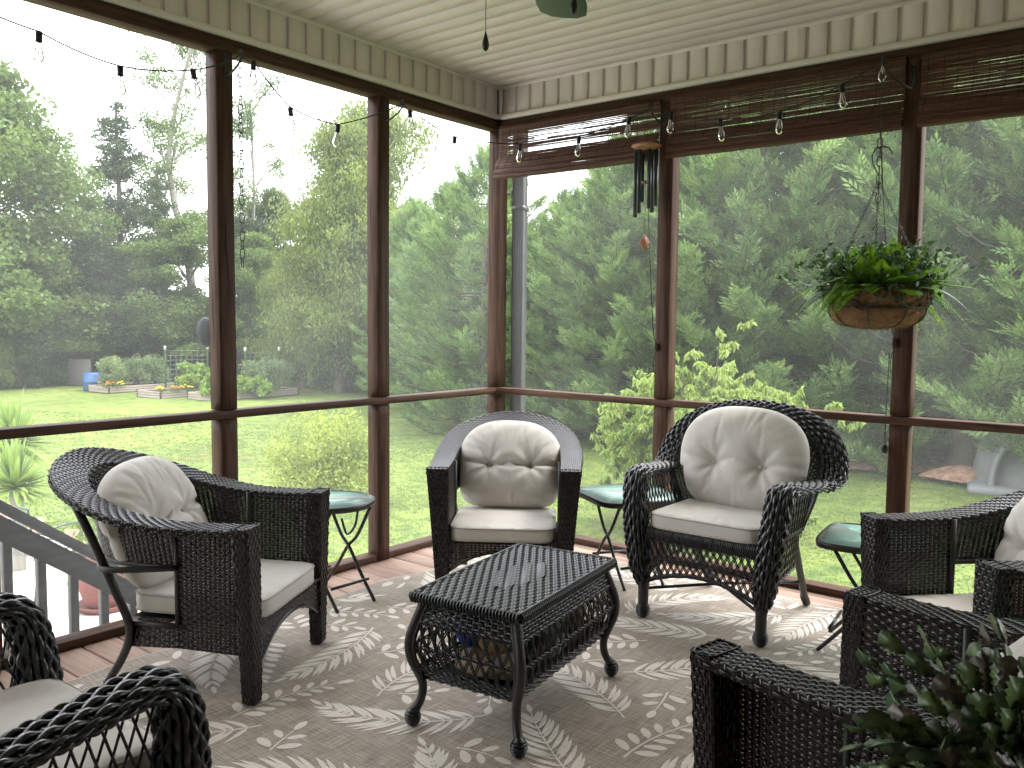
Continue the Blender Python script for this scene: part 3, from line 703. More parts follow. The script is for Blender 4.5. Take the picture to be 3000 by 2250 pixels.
def settle(t, d, sc, rx, ry, part='back_cushion'):
    for c in t.children:
        if c.name.split('.')[0] == part:
            cen = Vector((-.525, 0, .578)) if part == 'back_cushion' else Vector((-.26, 0, .3)); R_ = Matrix.Rotation(rx, 4, 'X') @ Matrix.Rotation(ry, 4, 'Y') @ Matrix.Diagonal((*sc, 1))
            c.matrix_local = Matrix.Translation(cen+Vector(d)) @ R_ @ Matrix.Translation(-cen)
_bc = [o for o in C.objects if o.name.startswith('barrel_armchair')]
settle(_bc[0], (-.045, -.004, .0), (1.0, 1.02, 1.03), .04, -.04); settle(_bc[1], (.0, .004, .008), (1, 1.04, 1.02), -.015, 0); settle(_bc[2], (-.01, .01, .0), (1.04, 1.04, 1.03), .05, .03); settle(_bc[3], (-.02, -.01, 0), (1.05, 1.03, 1.02), -.06, -.03)
for k_, c_ in enumerate(_bc): settle(c_, (.006*math.sin(k_*2), .005*math.cos(k_*3), 0), (1, 1, 1), 0, .008*math.sin(k_*4+1), 'seat_cushion')

# ---------- wide braided chair with rolled arms
def strand_bundle(mb, path, size, adir, rows, stakes, h=.0035, amp=.0045, over=2, w=.82, core=True):
    """woven roll: path pts (x,y,z), size (a,b) half widths, adir = width direction at each control point"""
    ctrl = np.concatenate([np.array(path, float), np.array(size, float), np.array(adir, float)], 1); f = curve_fn(ctrl)
    def S(u, v):
        q = f(u); P = q[..., :3]; d = f(np.clip(u+.006, 0, 1))[..., :3]-f(np.clip(u-.006, 0, 1))[..., :3]; T = d/np.linalg.norm(d, axis=-1, keepdims=True)
        A = q[..., 5:8]; A = A-T*(A*T).sum(-1, keepdims=True); A /= np.linalg.norm(A, axis=-1, keepdims=True); B = np.cross(T, A)
        a = v*2*PI; return P+A*(q[..., 3:4]*np.cos(a)[..., None])+B*(q[..., 4:5]*np.sin(a)[..., None])
    weave(mb, S, rows, stakes, w=1.0, h=h, amp=amp, over=over, stw=.2, mid=.52, sub=4)
    if core:
        def S2(u, v):
            q = f(u); P = q[..., :3]; return P+(S(u, v)-P)*.86
        sheet(mb, S2, stakes*2, 15)
    return S, f
def lattice(mb, top, bot, n, r=.0032, seg=6, skew=None, bulge=None, double=True):
    """two crossing diagonal families between curves top(u), bot(u)"""
    R = ruled(top, bot); skew = skew or 2.5/n
    for fam in (1, -1):
        for k in np.arange(-3, n+3):
            for dd in ((-.0035, .0035) if double else (0,)):
                u0 = (k+.5)/n; v = np.linspace(0, 1, 9); u = u0+fam*skew*(v-.5)
                ok = (u > 0) & (u < 1)
                if ok.sum() < 3: continue
                P = R(u[ok]+dd*0, v[ok]); 
                if len(P) < 3: continue
                nrm = np.cross(R(np.array([.5]), np.array([.6]))[0]-R(np.array([.5]), np.array([.4]))[0], R(np.array([.6]), np.array([.5]))[0]-R(np.array([.4]), np.array([.5]))[0]); nrm /= np.linalg.norm(nrm)
                P = P+nrm*(fam*r*.8)
                if double:
                    T = np.gradient(P, axis=0); T /= np.linalg.norm(T, axis=1)[:, None]; P = P+np.cross(T, nrm)*dd
                tube(mb, P, r, seg, False)
def twist_band(mb, fn, r=.0035, off=.005, turns=14, n=3, seg=6):
    u = np.linspace(0, 1, 60); P = fn(u); T, N, B = frames(P)
    for k in range(n):
        a = u*turns*2*PI/2+k*2*PI/n; tube(mb, P+off*(np.cos(a)[:, None]*N+np.sin(a)[:, None]*B), r, seg, False)
def braided_chair(label, loc, rz, back=True):
    t = empty('braided_armchair', label, 'armchair', loc, rz, 'black braided wicker armchairs with rolled arms')
    for sg in (1, -1):
        # front column flowing into the arm
        path = [(.0, .286, .165), (.010, .300, .25), (.014, .318, .40), (.006, .333, .53), (-.006, .339, .61), (-.035, .343, .655), (-.09, .350, .668), (-.20, .366, .660), (-.32, .384, .650), (-.42, .398, .648)]
        size = [(.026, .026), (.044, .040), (.052, .046), (.052, .044), (.054, .036), (.056, .028), (.056, .022), (.055, .018), (.055, .016), (.054, .015)]
        ad = [(0, 1, 0)]*len(path)
        mb = MB(); strand_bundle(mb, [(x, y*sg, z) for x, y, z in path], size, ad, 17, 29, h=.0048, amp=.0050, over=1)
        mb.build('arm_and_column', RES, t)
        mb = MB(); lathe(mb, [(.027, 0.165), (.028, .15), (.0245, .14), (.0235, .062)], 16, (0, .283*sg, 0), False)
        mb.build('front_leg', WRAP, t)
        mb = MB()
        for k in range(7):
            z = .058-.008*k; rr = (.024, .0275, .030, .031, .030, .027, .022)[k]; a = np.arange(17)*2*PI/16
            tube(mb, np.stack([rr*np.cos(a), .283*sg+rr*np.sin(a), np.full(17, z)+.001*np.sin(a*2)], -1)[:-1], .0045, 6, False, True)
        lathe(mb, [(.02, .065), (.026, .04), (.02, .008), (.015, 0)], 14, (0, .283*sg, 0)); mb.build('foot_ball', RES, t)
        # rear legs
        mb = MB(); tube(mb, crom([(-.40, .262*sg, .42), (-.47, .262*sg, .28), (-.57, .256*sg, .12), (-.645, .250*sg, .012)], 14), .0165, 12)
        for k in range(5):
            z = .012+.011*k; tube(mb, [(-.655+.010*k, .25*sg, z), (-.650+.010*k, .25*sg, z+.006)], .021-.001*abs(k-2), 10)
        mb.build('rear_leg', WRAP, t)
        # inner end of the arm wing down to the seat frame
        mb = MB(); tube(mb, crom([(-.40, .375*sg, .65), (-.42, .34*sg, .55), (-.43, .29*sg, .42)], 12), .010, 8); mb.build('back_post', WRAP, t)
        # lattice under the arm
        tp = line_fn([(-.03, .335*sg, .648), (-.20, .352*sg, .650), (-.39, .36*sg, .645)]); md = line_fn([(-.01, .315*sg, .44), (-.20, .318*sg, .44), (-.40, .305*sg, .44)])
        bt = line_fn([(-.0, .285*sg, .19), (-.20, .28*sg, .23), (-.41, .27*sg, .25)])
        mb = MB(); lattice(mb, tp, md, 12, .0030, 6, 2.2/12, double=False); lattice(mb, md, bt, 12, .0030, 6, 2.2/12, double=False)
        twist_band(mb, lambda u: md(u)+np.array([0, 0, .0]), .0032, .0065, 12, 3)
        twist_band(mb, bt, .004, .007, 12, 3); mb.build('side_lattice', RES, t)
    # front roll: upright wrapped strands over the seat rail
    mb = MB(); cnt = 66
    for k in range(cnt):
        y = -.265+.53*(k+.5)/cnt; a = np.arange(12)*2*PI/12; ry = .004
        bul = .004*(1-((k % 6)-2.5)**2/6.25*.9)
        P = np.stack([.010+(.016+bul)*np.cos(a), np.full(12, y)+.002*np.sin(a), .403+(.028+bul)*np.sin(a)], -1); tube(mb, P, ry, 6, False, True)
    tube(mb, [(.01, -.27, .403), (.01, .27, .403)], .016, 8); mb.build('front_roll', RES, t)
    # front apron lattice with arch
    tp = line_fn([(.006, -.272, .372), (.006, .272, .372)])
    def arch(u): y = -.268+.536*u; return np.stack([.006+0*u, y, .176+.064*(1-(np.abs(y)/.268)**2)], -1)
    mid = lambda u: tp(u)*.48+arch(u)*.52
    mb = MB(); lattice(mb, tp, arch, 17, .0030, 6, 2.6/17); twist_band(mb, mid, .0028, .005, 16, 3); mb.build('front_lattice', RES, t)
    mb = MB(); twist_band(mb, arch, .0048, .008, 26, 4, 7); tube(mb, arch(np.linspace(0, 1, 24)), .007, 8); mb.build('arch_band', RES, t)
    mb = MB(); box(mb, -.43, .0, -.27, .27, .40, .418, .004); box(mb, -.43, -.41, -.27, .27, .36, .40, .004); mb.build('seat_deck', RESD, t)
    mb = MB(); tube(mb, [(-.50, .258, .24), (-.50, -.258, .24)], .010, 8); tube(mb, [(0, .283, .135), (-.24, 0, .15), (-.56, -.255, .14)], .0075, 8); tube(mb, [(0, -.283, .135), (-.24, 0, .158), (-.56, .255, .14)], .0075, 8)
    mb.build('stretcher', WRAP, t)
    if back:
        # hooded back: wide rolled band sweeping from the arm wings over the top
        H = [(-.36, .405, .640), (-.43, .410, .650), (-.48, .408, .705), (-.52, .380, .785), (-.555, .305, .865), (-.58, .170, .922), (-.59, 0, .940)]
        n0 = [(-.2, 1, .15), (-.3, 1, .3), (-.35, .9, .6), (-.35, .75, .8), (-.40, .45, .9), (-.42, .2, 1), (-.42, 0, 1)]
        sz = [(.052, .014), (.060, .016), (.064, .018), (.064, .019), (.058, .020), (.050, .020), (.048, .020)]
        mir = lambda P: P+[(x, -y, z) for x, y, z in P[-2::-1]]
        mb = MB(); strand_bundle(mb, mir(H), sz+sz[-2::-1], mir(n0), 18, 58, h=.0046, amp=.0048, over=1); mb.build('back_hood', RES, t)
        fi2 = curve_fn(mir([(-.36, .36, .630), (-.42, .375, .66), (-.46, .37, .73), (-.50, .345, .80), (-.535, .28, .865), (-.56, .15, .905), (-.565, 0, .92)]))
        fb2 = curve_fn(mir([(-.37, .31, .42), (-.41, .28, .42), (-.43, .22, .42), (-.44, .16, .42), (-.44, .1, .42), (-.44, .05, .42), (-.44, 0, .42)]))
        mb = MB(); weave(mb, ruled(fi2, fb2), 40, 44, w=.9, h=.0024, amp=.0036, mid=.5); mb.build('back_shell', RES, t)
    seat_cushion(t, -.205, .225, .262, .428, .072)
    if back:
        def out(a):
            c, s = math.cos(a), math.sin(a); wx = .318 if s > -.2 else .300; p = 2.5 if s > 0 else 3.6; wy = .255 if s > 0 else .245
            k = (abs(c/wx)**p+abs(s/wy)**p)**(-1/p); x, y = k*c, k*s
            return (x*(1-.10*max(0, -y/.25)), y)
        tf = [(-.115, -.03, .050, .060), (.115, -.03, .050, .060)]
        crs = [(-.115, -.03, .115, -.03, .008, .022), (-.115, -.03, -.10, .24, .006, .007), (.115, -.03, .10, .24, .006, .007), (-.30, .0, -.115, -.03, .009, .016), (.30, -.01, .115, -.03, .009, .016),
               (-.115, -.03, -.20, .06, .008, .012), (.115, -.03, .20, .07, .006, .012), (-.115, -.03, -.15, -.17, .008, .016), (.115, -.03, .15, -.17, .008, .016), (.115, -.03, .2, -.12, .005, .01)]
        mb, O = cushion_mesh(out, .135, FAB, .022, 4.5, tf, crs, .0036, rows=44, segs=144, seed=3)
        th = math.radians(14)
        Mx = Matrix(((0, -math.sin(th), math.cos(th), -.415), (1, 0, 0, .0), (0, math.cos(th), math.sin(th), .718), (0, 0, 0, 1)))
        bc = xf(mb, Mx).build('back_cushion', FAB, t)
        for tx, ty, d, r in tf:
            m2 = MB(); lathe(m2, [(.0001, .004), (.006, .003), (.008, 0), (.006, -.003)], 10); q = MB(); q.merge(m2, Mx@Matrix.Translation((tx, ty, .046))); q.build('button', FABP, bc)
    return t
ch_C = braided_chair('black braided wicker armchair with rolled arms facing forward right of centre', (1.909, -.90, .010), -PI/2)
copy_tree(ch_C, 'black braided wicker armchair cut off at the lower left corner', (1.690, -3.450, .010), PI/2)

# ---------- wicker trunk table
def trunk_table():
    ang = .145; t = empty('wicker_trunk_table', 'black wicker storage coffee table with bulging lattice sides on the rug', 'coffee table', (1.711, -1.948, .010), ang)
    HX, HY = .208, .368     # half sizes of the lid
    mb = MB()
    def top(u, v): return np.stack([-HX+2*HX*v, -HY+2*HY*u, .452+0*u], -1)
    weave(mb, top, 27, 25, w=.86, h=.0044, amp=.0052, over=1, mid=.4)
    # central medallion of longer floats
    def med(u, v): return np.stack([-.085+.17*v, -.17+.34*u, .4540+0*u], -1)
    weave(mb, med, 12, 12, w=.84, h=.0040, amp=.0040, over=2, mid=.4, stake=False, mask=lambda u, v: (np.abs(u-.5)+np.abs(v-.5)) < .62)
    box(mb, -HX, HX, -HY, HY, .438, .449)
    # edge wrapping
    for ax in (0, 1):
        for sg in (1, -1):
            n = 34 if ax else 62
            for k in range(n):
                s = -1+2*(k+.5)/n; c = (s*HX, sg*HY) if ax else (sg*HX, s*HY); a = np.arange(10)*2*PI/10
                q = np.stack([np.cos(a)*.011, np.sin(a)*.0145], -1)
                P = np.stack([np.full(10, c[0])+(0 if ax else 1)*q[:, 0], np.full(10, c[1])+(1 if ax else 0)*q[:, 0], .444+q[:, 1]], -1); tube(mb, P, .0046, 6, False, True)
    mb.build('lid', RES, t)
    prof = curve_fn([(.0, .428, 0), (.022, .36, 0), (.034, .30, 0), (.030, .24, 0), (.012, .185, 0), (-.002, .155, 0)])
    BX, BY = .176, .332
    def side(k):
        def S(u, v):
            q = prof(v); o, z = q[..., 0], q[..., 1]; e = 2*u-1
            if k == 0: return np.stack([BX+o, e*(BY+o), z], -1)
            if k == 1: return np.stack([-BX-o, -e*(BY+o), z], -1)
            if k == 2: return np.stack([-e*(BX+o), BY+o, z], -1)
            return np.stack([e*(BX+o), -BY-o, z], -1)
        return S
    for k in range(4):
        S = side(k); n = 30 if k < 2 else 16; mb = MB()
        sub = lambda a, b, S=S: (lambda u, v: S(u, a+(b-a)*v))
        weave(mb, sub(0, .27), 7, n, w=.84, h=.0032, amp=.0042, over=1, mid=.45); weave(mb, sub(.82, 1), 5, n, w=.84, h=.0032, amp=.0042, over=1, mid=.45)
        cv = lambda v, S=S: (lambda u: S(u, np.full_like(u, v)))
        L = 17 if k < 2 else 10
        for fam in (1, -1):
            for q in np.arange(-3, L+3):
                for dd in (-.0034, .0034):
                    v = np.linspace(.25, .84, 12); u = (q+.5)/L+fam*(v-.545)*(2.9/L)
                    ok = (u > .01) & (u < .99)
                    if ok.sum() < 3: continue
                    P = S(u[ok], v[ok]); e = S(np.array([.5]), np.array([.5]))[0]; nn = {0: (1, 0, 0), 1: (-1, 0, 0), 2: (0, 1, 0), 3: (0, -1, 0)}[k]; nn = np.array(nn, float)
                    T = np.gradient(P, axis=0); T /= np.linalg.norm(T, axis=1)[:, None]; P = P+np.cross(T, nn)*dd+nn*fam*.0026
                    tube(mb, P, .0027, 5, False)
        for vv in (.26, .55, .83): twist_band(mb, cv(vv), .0030, .0052, 18 if k < 2 else 10, 3)
        mb.build('lattice_side', RES, t)
    mb = MB(); box(mb, -.17, .17, -.33, .33, .160, .168, .002); mb.build('trunk_floor', RESD, t)
    for sx in (1, -1):
        for sy in (1, -1):
            mb = MB(); q = [(.0, .432), (.020, .37), (.038, .30), (.036, .24), (.018, .185), (.006, .14), (.010, .09), (.028, .045)]
            P = crom([(sx*(BX+o), sy*(BY+o), z) for o, z in q], 34); tube(mb, P, np.interp(P[:, 2], [.04, .1, .2, .43], [.016, .0145, .016, .0155]), 12)
            for off in (.018,):
                P2 = crom([(sx*(BX+o-off), sy*(BY+o), z) for o, z in q[:5]], 20); tube(mb, P2, .007, 8)
            mb.build('leg', WRAP, t)
            mb = MB(); cx, cy = sx*(BX+.030), sy*(BY+.030)
            for kk in range(6):
                rr = (.017, .022, .0245, .0245, .022, .017)[kk]; a = np.arange(16)*2*PI/16
                tube(mb, np.stack([cx+rr*np.cos(a), cy+rr*np.sin(a), np.full(16, .052-.0085*kk)], -1), .0045, 6, False, True)
            lathe(mb, [(.013, .062), (.02, .03), (.012, 0)], 12, (cx, cy, 0)); mb.build('foot', RES, t)
    return t
trunk_table()
# things stored inside the trunk, seen through the lattice
def stored():
    ang = .145; ca, sa = math.cos(ang), math.sin(ang)
    wp = lambda x, y, z: (1.711+ca*x-sa*y, -1.948+sa*x+ca*y, z)
    bl = noisy('blue_plastic', (.01, .03, .45), (.02, .07, .65), .3, 3)
    def blob(name, lab, cat, c, s, mat, seed, p=2.6):
        rg = np.random.default_rng(seed); f = rrect(1, 1, p); ph = rg.uniform(0, 6, 6); mb = MB()
        def S(u, v):
            a = u*2*PI; b = (v-.5)*PI; r = 1+.08*np.sin(3*a+ph[0])*np.cos(2*b+ph[1])+.06*np.sin(7*a+ph[2])*np.cos(3*b)+.04*np.sin(9*b+ph[3]+2*a)
            return np.stack([r*np.cos(a)*np.cos(b)*s[0], r*np.sin(a)*np.cos(b)*s[1], r*np.sin(b)*s[2]], -1)
        sheet(mb, S, 40, 22); o = mb.build(name, mat); o.location = wp(*c); o.rotation_euler = (0, 0, ang); return tag(o, lab, cat)
    blob('toy_ball', 'blue ball seen through the left lattice of the trunk table', 'ball', (-.10, -.16, .305), (.062, .062, .062), bl, 1)
    blob('folded_towel', 'cream and pink folded towel on the floor of the trunk table', 'towel', (.0, -.21, .212), (.13, .085, .04), noisy('towel_print', (.55, .42, .28), (.45, .12, .14), .9, 9, third=(.60, .50, .36)), 2)
    blob('snack_bag', 'yellow and orange crumpled bag inside the trunk table', 'bag', (.01, -.19, .292), (.06, .05, .045), noisy('bag_print', (.55, .38, .10), (.50, .12, .05), .35, 14, third=(.6, .5, .3)), 3)
    blob('cloth_bundle', 'dark grey cloth bundle behind the long lattice side of the trunk', 'cloth', (.04, .0, .26), (.10, .085, .085), noisy('bundle_cloth', (.05, .05, .06), (.09, .09, .10), .8, 6), 4)
    blob('plastic_bottle', 'pale translucent plastic wrap low behind the long lattice side', 'wrap', (.10, .06, .205), (.04, .12, .032), noisy('pale_plastic', (.35, .40, .48), (.55, .60, .66), .25, 9), 5)
    blob('toy_box', 'green and blue toy behind the far end of the long lattice side', 'toy', (.07, .12, .30), (.05, .05, .06), noisy('toy_print', (.05, .25, .08), (.04, .14, .32), .4, 12, third=(.35, .4, .08)), 6)
    blob('brown_blanket', 'brown blanket at the far end inside the trunk table', 'blanket', (.04, .24, .275), (.10, .075, .09), noisy('blanket_cloth', (.16, .09, .06), (.24, .14, .09), .9, 8), 7)
stored()

# ---------- folding side tables with green glass
def side_table(name, label, loc, rz, shape, R, H):
    t = empty(name, label, 'side table', loc, rz, 'folding side tables with green glass tops')
    p = 2 if shape == 'round' else 5.5; out = rrect(R, R, p); n = 56; a = np.arange(n)*2*PI/n; O = np.array([out(x) for x in a])
    mb = MB(); tube(mb, np.stack([O[:, 0], O[:, 1], np.full(n, H-.010)], -1), .0095, 8, False, True)
    V = np.concatenate([np.stack([O[:, 0]*1.03, O[:, 1]*1.03, np.full(n, z)], -1) for z in (H, H-.026)]+[np.stack([O[:, 0]*.965, O[:, 1]*.965, np.full(n, z)], -1) for z in (H-.026, H)])
    j = np.arange(n); j2 = (j+1) % n; mb.add(V, np.concatenate([np.stack([k*n+j, ((k+1) % 4)*n+j, ((k+1) % 4)*n+j2, k*n+j2], -1) for k in range(4)])); mb.build('rim', METB, t)
    mb = MB(); O2 = O*.968
    V = np.concatenate([np.stack([O2[:, 0]*r, O2[:, 1]*r, np.full(n, z)], -1) for r, z in ((0, H-.003), (1, H-.003), (1, H-.008), (0, H-.008))])
    mb.add(V, np.concatenate([np.stack([k*n+j, (k+1)*n+j, (k+1)*n+j2, k*n+j2], -1) for k in range(3)])); mb.build('glass_top', GLASS, t, False)
    s = .125
    for k, sg in ((0, 1), (1, -1)):
        mb = MB(); yy = s-.012*k
        for q in (1, -1):
            P = crom([(sg*.165, q*yy, H-.02), (sg*.06, q*yy, H*.62), (-sg*.015, q*yy, H*.48), (-sg*.10, q*yy, H*.25), (-sg*.20, q*yy, .008)], 22); tube(mb, P, .0085, 8)
        tube(mb, [(-sg*.155, yy, .11), (-sg*.155, -yy, .11)], .0075, 8); tube(mb, [(sg*.165, yy, H-.022), (sg*.165, -yy, H-.022)], .0075, 8)
        mb.build('leg_frame', METB, t)
    mb = MB(); P = crom([(.155, .05, H-.03), (.13, .05, H-.12), (.07, .05, H-.17), (.03, .05, H-.10)], 16); tube(mb, P, .006, 8); mb.build('latch_hook', METB, t)
    return t
side_table('round_side_table', 'small round green glass folding table behind the left armchair', (.305, -1.655, 0), -.02, 'round', .215, .50)
side_table('square_side_table', 'square green glass folding table between the corner chair and the braided chair', (1.250, -.42, 0), -.55, 'square', .235, .47)
side_table('square_side_table', 'square green glass folding table left of the shaded armchair near the right post', (2.575, -.63, 0), .12, 'square', .215, .49)
side_table('round_side_table', 'dark round glass folding table at the right edge behind the nearest armchair', (3.235, -1.62, 0), .9, 'round', .235, .50)

# ================================================================== RUG
def rug():
    o = empty('area_rug', 'taupe woven area rug printed with cream palm fronds and leafy sprigs', 'rug')
    m = bpy.data.materials.new('rug_weave'); m.use_nodes = True; nt = m.node_tree; b = nt.nodes['Principled BSDF']; b.inputs['Roughness'].default_value = .9; b.inputs['Specular IOR Level'].default_value = .15
    def rugmat(m, c1, c2, c3):
        nt = m.node_tree; b = nt.nodes['Principled BSDF']; tc = nd(nt, 'ShaderNodeTexCoord')
        def wave(sc, dr):
            w = nd(nt, 'ShaderNodeTexWave', bands_direction=dr); w.inputs['Scale'].default_value = sc; w.inputs['Distortion'].default_value = 1.2; w.inputs['Detail Scale'].default_value = 3
            nt.links.new(tc.outputs['Object'], w.inputs['Vector']); return w
        w1, w2 = wave(34, 'X'), wave(34, 'Y')
        mp = nd(nt, 'ShaderNodeMapping'); mp.inputs['Scale'].default_value = (210, 8, 1); nt.links.new(tc.outputs['Object'], mp.inputs[0])
        nz = nd(nt, 'ShaderNodeTexNoise'); nz.inputs['Scale'].default_value = 1; nz.inputs['Detail'].default_value = 6; nt.links.new(mp.outputs[0], nz.inputs['Vector'])
        mp2 = nd(nt, 'ShaderNodeMapping'); mp2.inputs['Scale'].default_value = (10, 180, 1); nt.links.new(tc.outputs['Object'], mp2.inputs[0])
        n2 = nd(nt, 'ShaderNodeTexNoise'); n2.inputs['Scale'].default_value = 1; n2.inputs['Detail'].default_value = 6; nt.links.new(mp2.outputs[0], n2.inputs['Vector'])
        mul = nd(nt, 'ShaderNodeMath', operation='MULTIPLY'); nt.links.new(w1.outputs['Fac'], mul.inputs[0]); nt.links.new(w2.outputs['Fac'], mul.inputs[1])
        ad = nd(nt, 'ShaderNodeMath', operation='ADD'); nt.links.new(nz.outputs['Fac'], ad.inputs[0]); nt.links.new(n2.outputs['Fac'], ad.inputs[1])
        mr = nd(nt, 'ShaderNodeMapRange'); mr.inputs['From Min'].default_value = .8; mr.inputs['From Max'].default_value = 1.22; nt.links.new(ad.outputs[0], mr.inputs['Value'])
        mix = nd(nt, 'ShaderNodeMixRGB'); mix.inputs[1].default_value = (*c1, 1); mix.inputs[2].default_value = (*c2, 1); nt.links.new(mr.outputs[0], mix.inputs[0])
        mix2 = nd(nt, 'ShaderNodeMixRGB'); mix2.inputs[2].default_value = (*c3, 1); nt.links.new(mix.outputs[0], mix2.inputs[1])
        sc_ = nd(nt, 'ShaderNodeMath', operation='MULTIPLY'); sc_.inputs[1].default_value = .55; nt.links.new(mul.outputs[0], sc_.inputs[0]); nt.links.new(sc_.outputs[0], mix2.inputs[0])
        nt.links.new(mix2.outputs[0], b.inputs['Base Color'])
        bm = nd(nt, 'ShaderNodeBump'); bm.inputs['Strength'].default_value = .5; bm.inputs['Distance'].default_value = .002; nt.links.new(mul.outputs[0], bm.inputs['Height']); nt.links.new(bm.outputs[0], b.inputs['Normal'])
    rugmat(m, (.26, .22, .18), (.51, .45, .38), (.205, .17, .14))
    m2 = bpy.data.materials.new('rug_print'); m2.use_nodes = True; b2 = m2.node_tree.nodes['Principled BSDF']; b2.inputs['Roughness'].default_value = .9; b2.inputs['Specular IOR Level'].default_value = .15
    rugmat(m2, (.66, .60, .53), (.80, .74, .67), (.60, .545, .48))
    X0, X1, Y0, Y1 = .335, 3.36, -4.35, -.175
    def zf(x, y):
        e = np.exp(-((x-X0)/.05)**2)*(.006+.008*np.sin(y*9+1)*np.sin(y*4)); return .0075+.0012*np.sin(x*5)*np.sin(y*4.3)+np.maximum(e, 0)
    wav = lambda y: .012*np.sin(y*5.2)+.008*np.sin(y*11+1)
    mb = MB()
    def S(u, v):
        y = Y0+(Y1-Y0)*v; x = X0+(X1-X0)*u+wav(y)*(1-u)**6; return np.stack([x, y, zf(x, y)], -1)
    sheet(mb, S, 60, 90); mb.build('woven_field', m, o)
    mb = MB(); v = np.linspace(0, 1, 90)
    for P in (S(np.zeros(90), v), S(np.ones(90), v), S(v, np.ones(90)), S(v, np.zeros(90))):
        mb2 = MB(); tube(mb2, P-np.array([0, 0, .0035]), .0042, 6); mb2.build('bound_edge', m2, o)
    # leaf print: flat leaf shapes lying a hair above the weave
    rg = np.random.default_rng(21); mb = MB()
    def leaf(cx, cy, ang, L, W, kind):
        n = 9; t = np.linspace(0, 1, n)
        wv = W*np.sin(t**(.75 if kind == 0 else .95)*PI)**(.85 if kind == 0 else .6)*(1-.35*t if kind == 0 else 1)
        bend = .10*L*np.sin(t*PI*.5)**2*(1 if kind == 0 else .3)*(1 if ang > 0 else -1)
        c, s = math.cos(ang0), math.sin(ang0)
        px, py = t*L, bend
        return px, py, wv
    def blade(ox, oy, a, L, W, k, curl):
        n = 8; t = np.linspace(0, 1, n); wv = W*(np.sin(t**.8*PI)**.8 if k == 0 else np.sin(np.clip(t, 0, 1)**1.15*PI)**.55)*.5
        px = t*L; py = curl*L*t*t; c, s = math.cos(a), math.sin(a)
        X = ox+c*px-s*py; Y = oy+s*px+c*py; T = np.stack([np.gradient(X), np.gradient(Y)], -1); T /= np.linalg.norm(T, axis=1)[:, None]
        N = np.stack([-T[:, 1], T[:, 0]], -1); A = np.stack([X, Y], -1)+N*wv[:, None]; B = np.stack([X, Y], -1)-N*wv[:, None]
        P = np.concatenate([A, B]); 
        if P[:, 0].min() < X0+.02 or P[:, 0].max() > X1-.02 or P[:, 1].min() < Y0+.02 or P[:, 1].max() > Y1-.02: return
        V = np.column_stack([P, zf(P[:, 0], P[:, 1])+.0011]); i = np.arange(n-1)
        mb.add(V, np.stack([i, i+1, n+i+1, n+i], -1)[:, ::-1])
    def sprig(cx, cy, a0, L, kind):
        cv = rg.uniform(-.9, .9)*(1.3 if kind == 0 else .8); n = 26; t = np.linspace(0, 1, n); ang = a0+cv*t
        X = cx+np.concatenate([[0], np.cumsum(np.cos(ang[:-1])*L/(n-1))]); Y = cy+np.concatenate([[0], np.cumsum(np.sin(ang[:-1])*L/(n-1))])
        N = np.stack([-np.sin(ang), np.cos(ang)], -1)*.0042*(1-.5*t)[:, None]; P = np.concatenate([np.stack([X, Y], -1)+N, np.stack([X, Y], -1)-N])
        if P[:, 0].min() > X0+.02 and P[:, 0].max() < X1-.02 and P[:, 1].min() > Y0+.02 and P[:, 1].max() < Y1-.02:
            V = np.column_stack([P, zf(P[:, 0], P[:, 1])+.0012]); i = np.arange(n-1); mb.add(V, np.stack([i, i+1, n+i+1, n+i], -1)[:, ::-1])
        m_ = int(L/(.038 if kind == 0 else .058)); 
        for q in range(m_):
            f = .10+.88*q/m_; k = int(f*(n-1)); 
            env = math.sin(min(1, (f*.95+.08))*PI)**.5 if kind == 0 else (1-.45*f)
            for sg in (1, -1):
                if kind == 0: blade(X[k], Y[k], ang[k]+sg*(1.02-.50*f), (.130*env+.02), .0185, 0, -.16*sg)
                else: 
                    st = .012; aa = ang[k]+sg*(.95-.3*f); blade(X[k]+st*math.cos(aa), Y[k]+st*math.sin(aa), aa, .088*env, .036*env, 1, .12*sg)
        blade(X[-1], Y[-1], ang[-1], .07, .02 if kind == 0 else .03, kind, 0)
    CS = .0095; GXn, GYn = int((X1-X0)/CS)+4, int((Y1-Y0)/CS)+4; occ = np.zeros((GXn, GYn), bool)
    for kind, Lr, tries in ((0, (.50, .64), 900), (1, (.38, .48), 1300), (0, (.34, .44), 1800), (1, (.22, .30), 2200), (0, (.20, .28), 1800), (1, (.11, .17), 2500), (0, (.10, .16), 1500)):
        for _ in range(tries):
            x_, y_ = rg.uniform(X0-.05, X1+.05), rg.uniform(Y0-.05, Y1+.05); ang_ = rg.uniform(0, 2*PI)
            if occ[min(GXn-1, max(0, int((x_-X0)/CS))), min(GYn-1, max(0, int((y_-Y0)/CS)))]: continue
            n0 = len(mb.v); keep = (mb.n, {k: len(v) for k, v in mb.f.items()})
            sprig(x_, y_, ang_, rg.uniform(*Lr), kind)
            if len(mb.v) == n0: continue
            VV = []
            for V in mb.v[n0:]:
                h2 = len(V)//2
                for q in (0, .25, .5, .75, 1): VV.append(V[:h2, :2]*(1-q)+V[h2:, :2]*q)
            VV = np.concatenate(VV); ix = ((VV[:, 0]-X0)/CS).astype(int)+1; iy = ((VV[:, 1]-Y0)/CS).astype(int)+1
            if occ[ix, iy].mean() > .02:
                del mb.v[n0:]; mb.n = keep[0]
                for k in (3, 4): del mb.f[k][keep[1][k]:]
            else:
                for dx in (-1, 0, 1):
                    for dy in (-1, 0, 1): occ[np.clip(ix+dx, 0, GXn-1), np.clip(iy+dy, 0, GYn-1)] = True
    lp = mb.build('leaf_print', m2, o, False, kind='stuff')
rug()

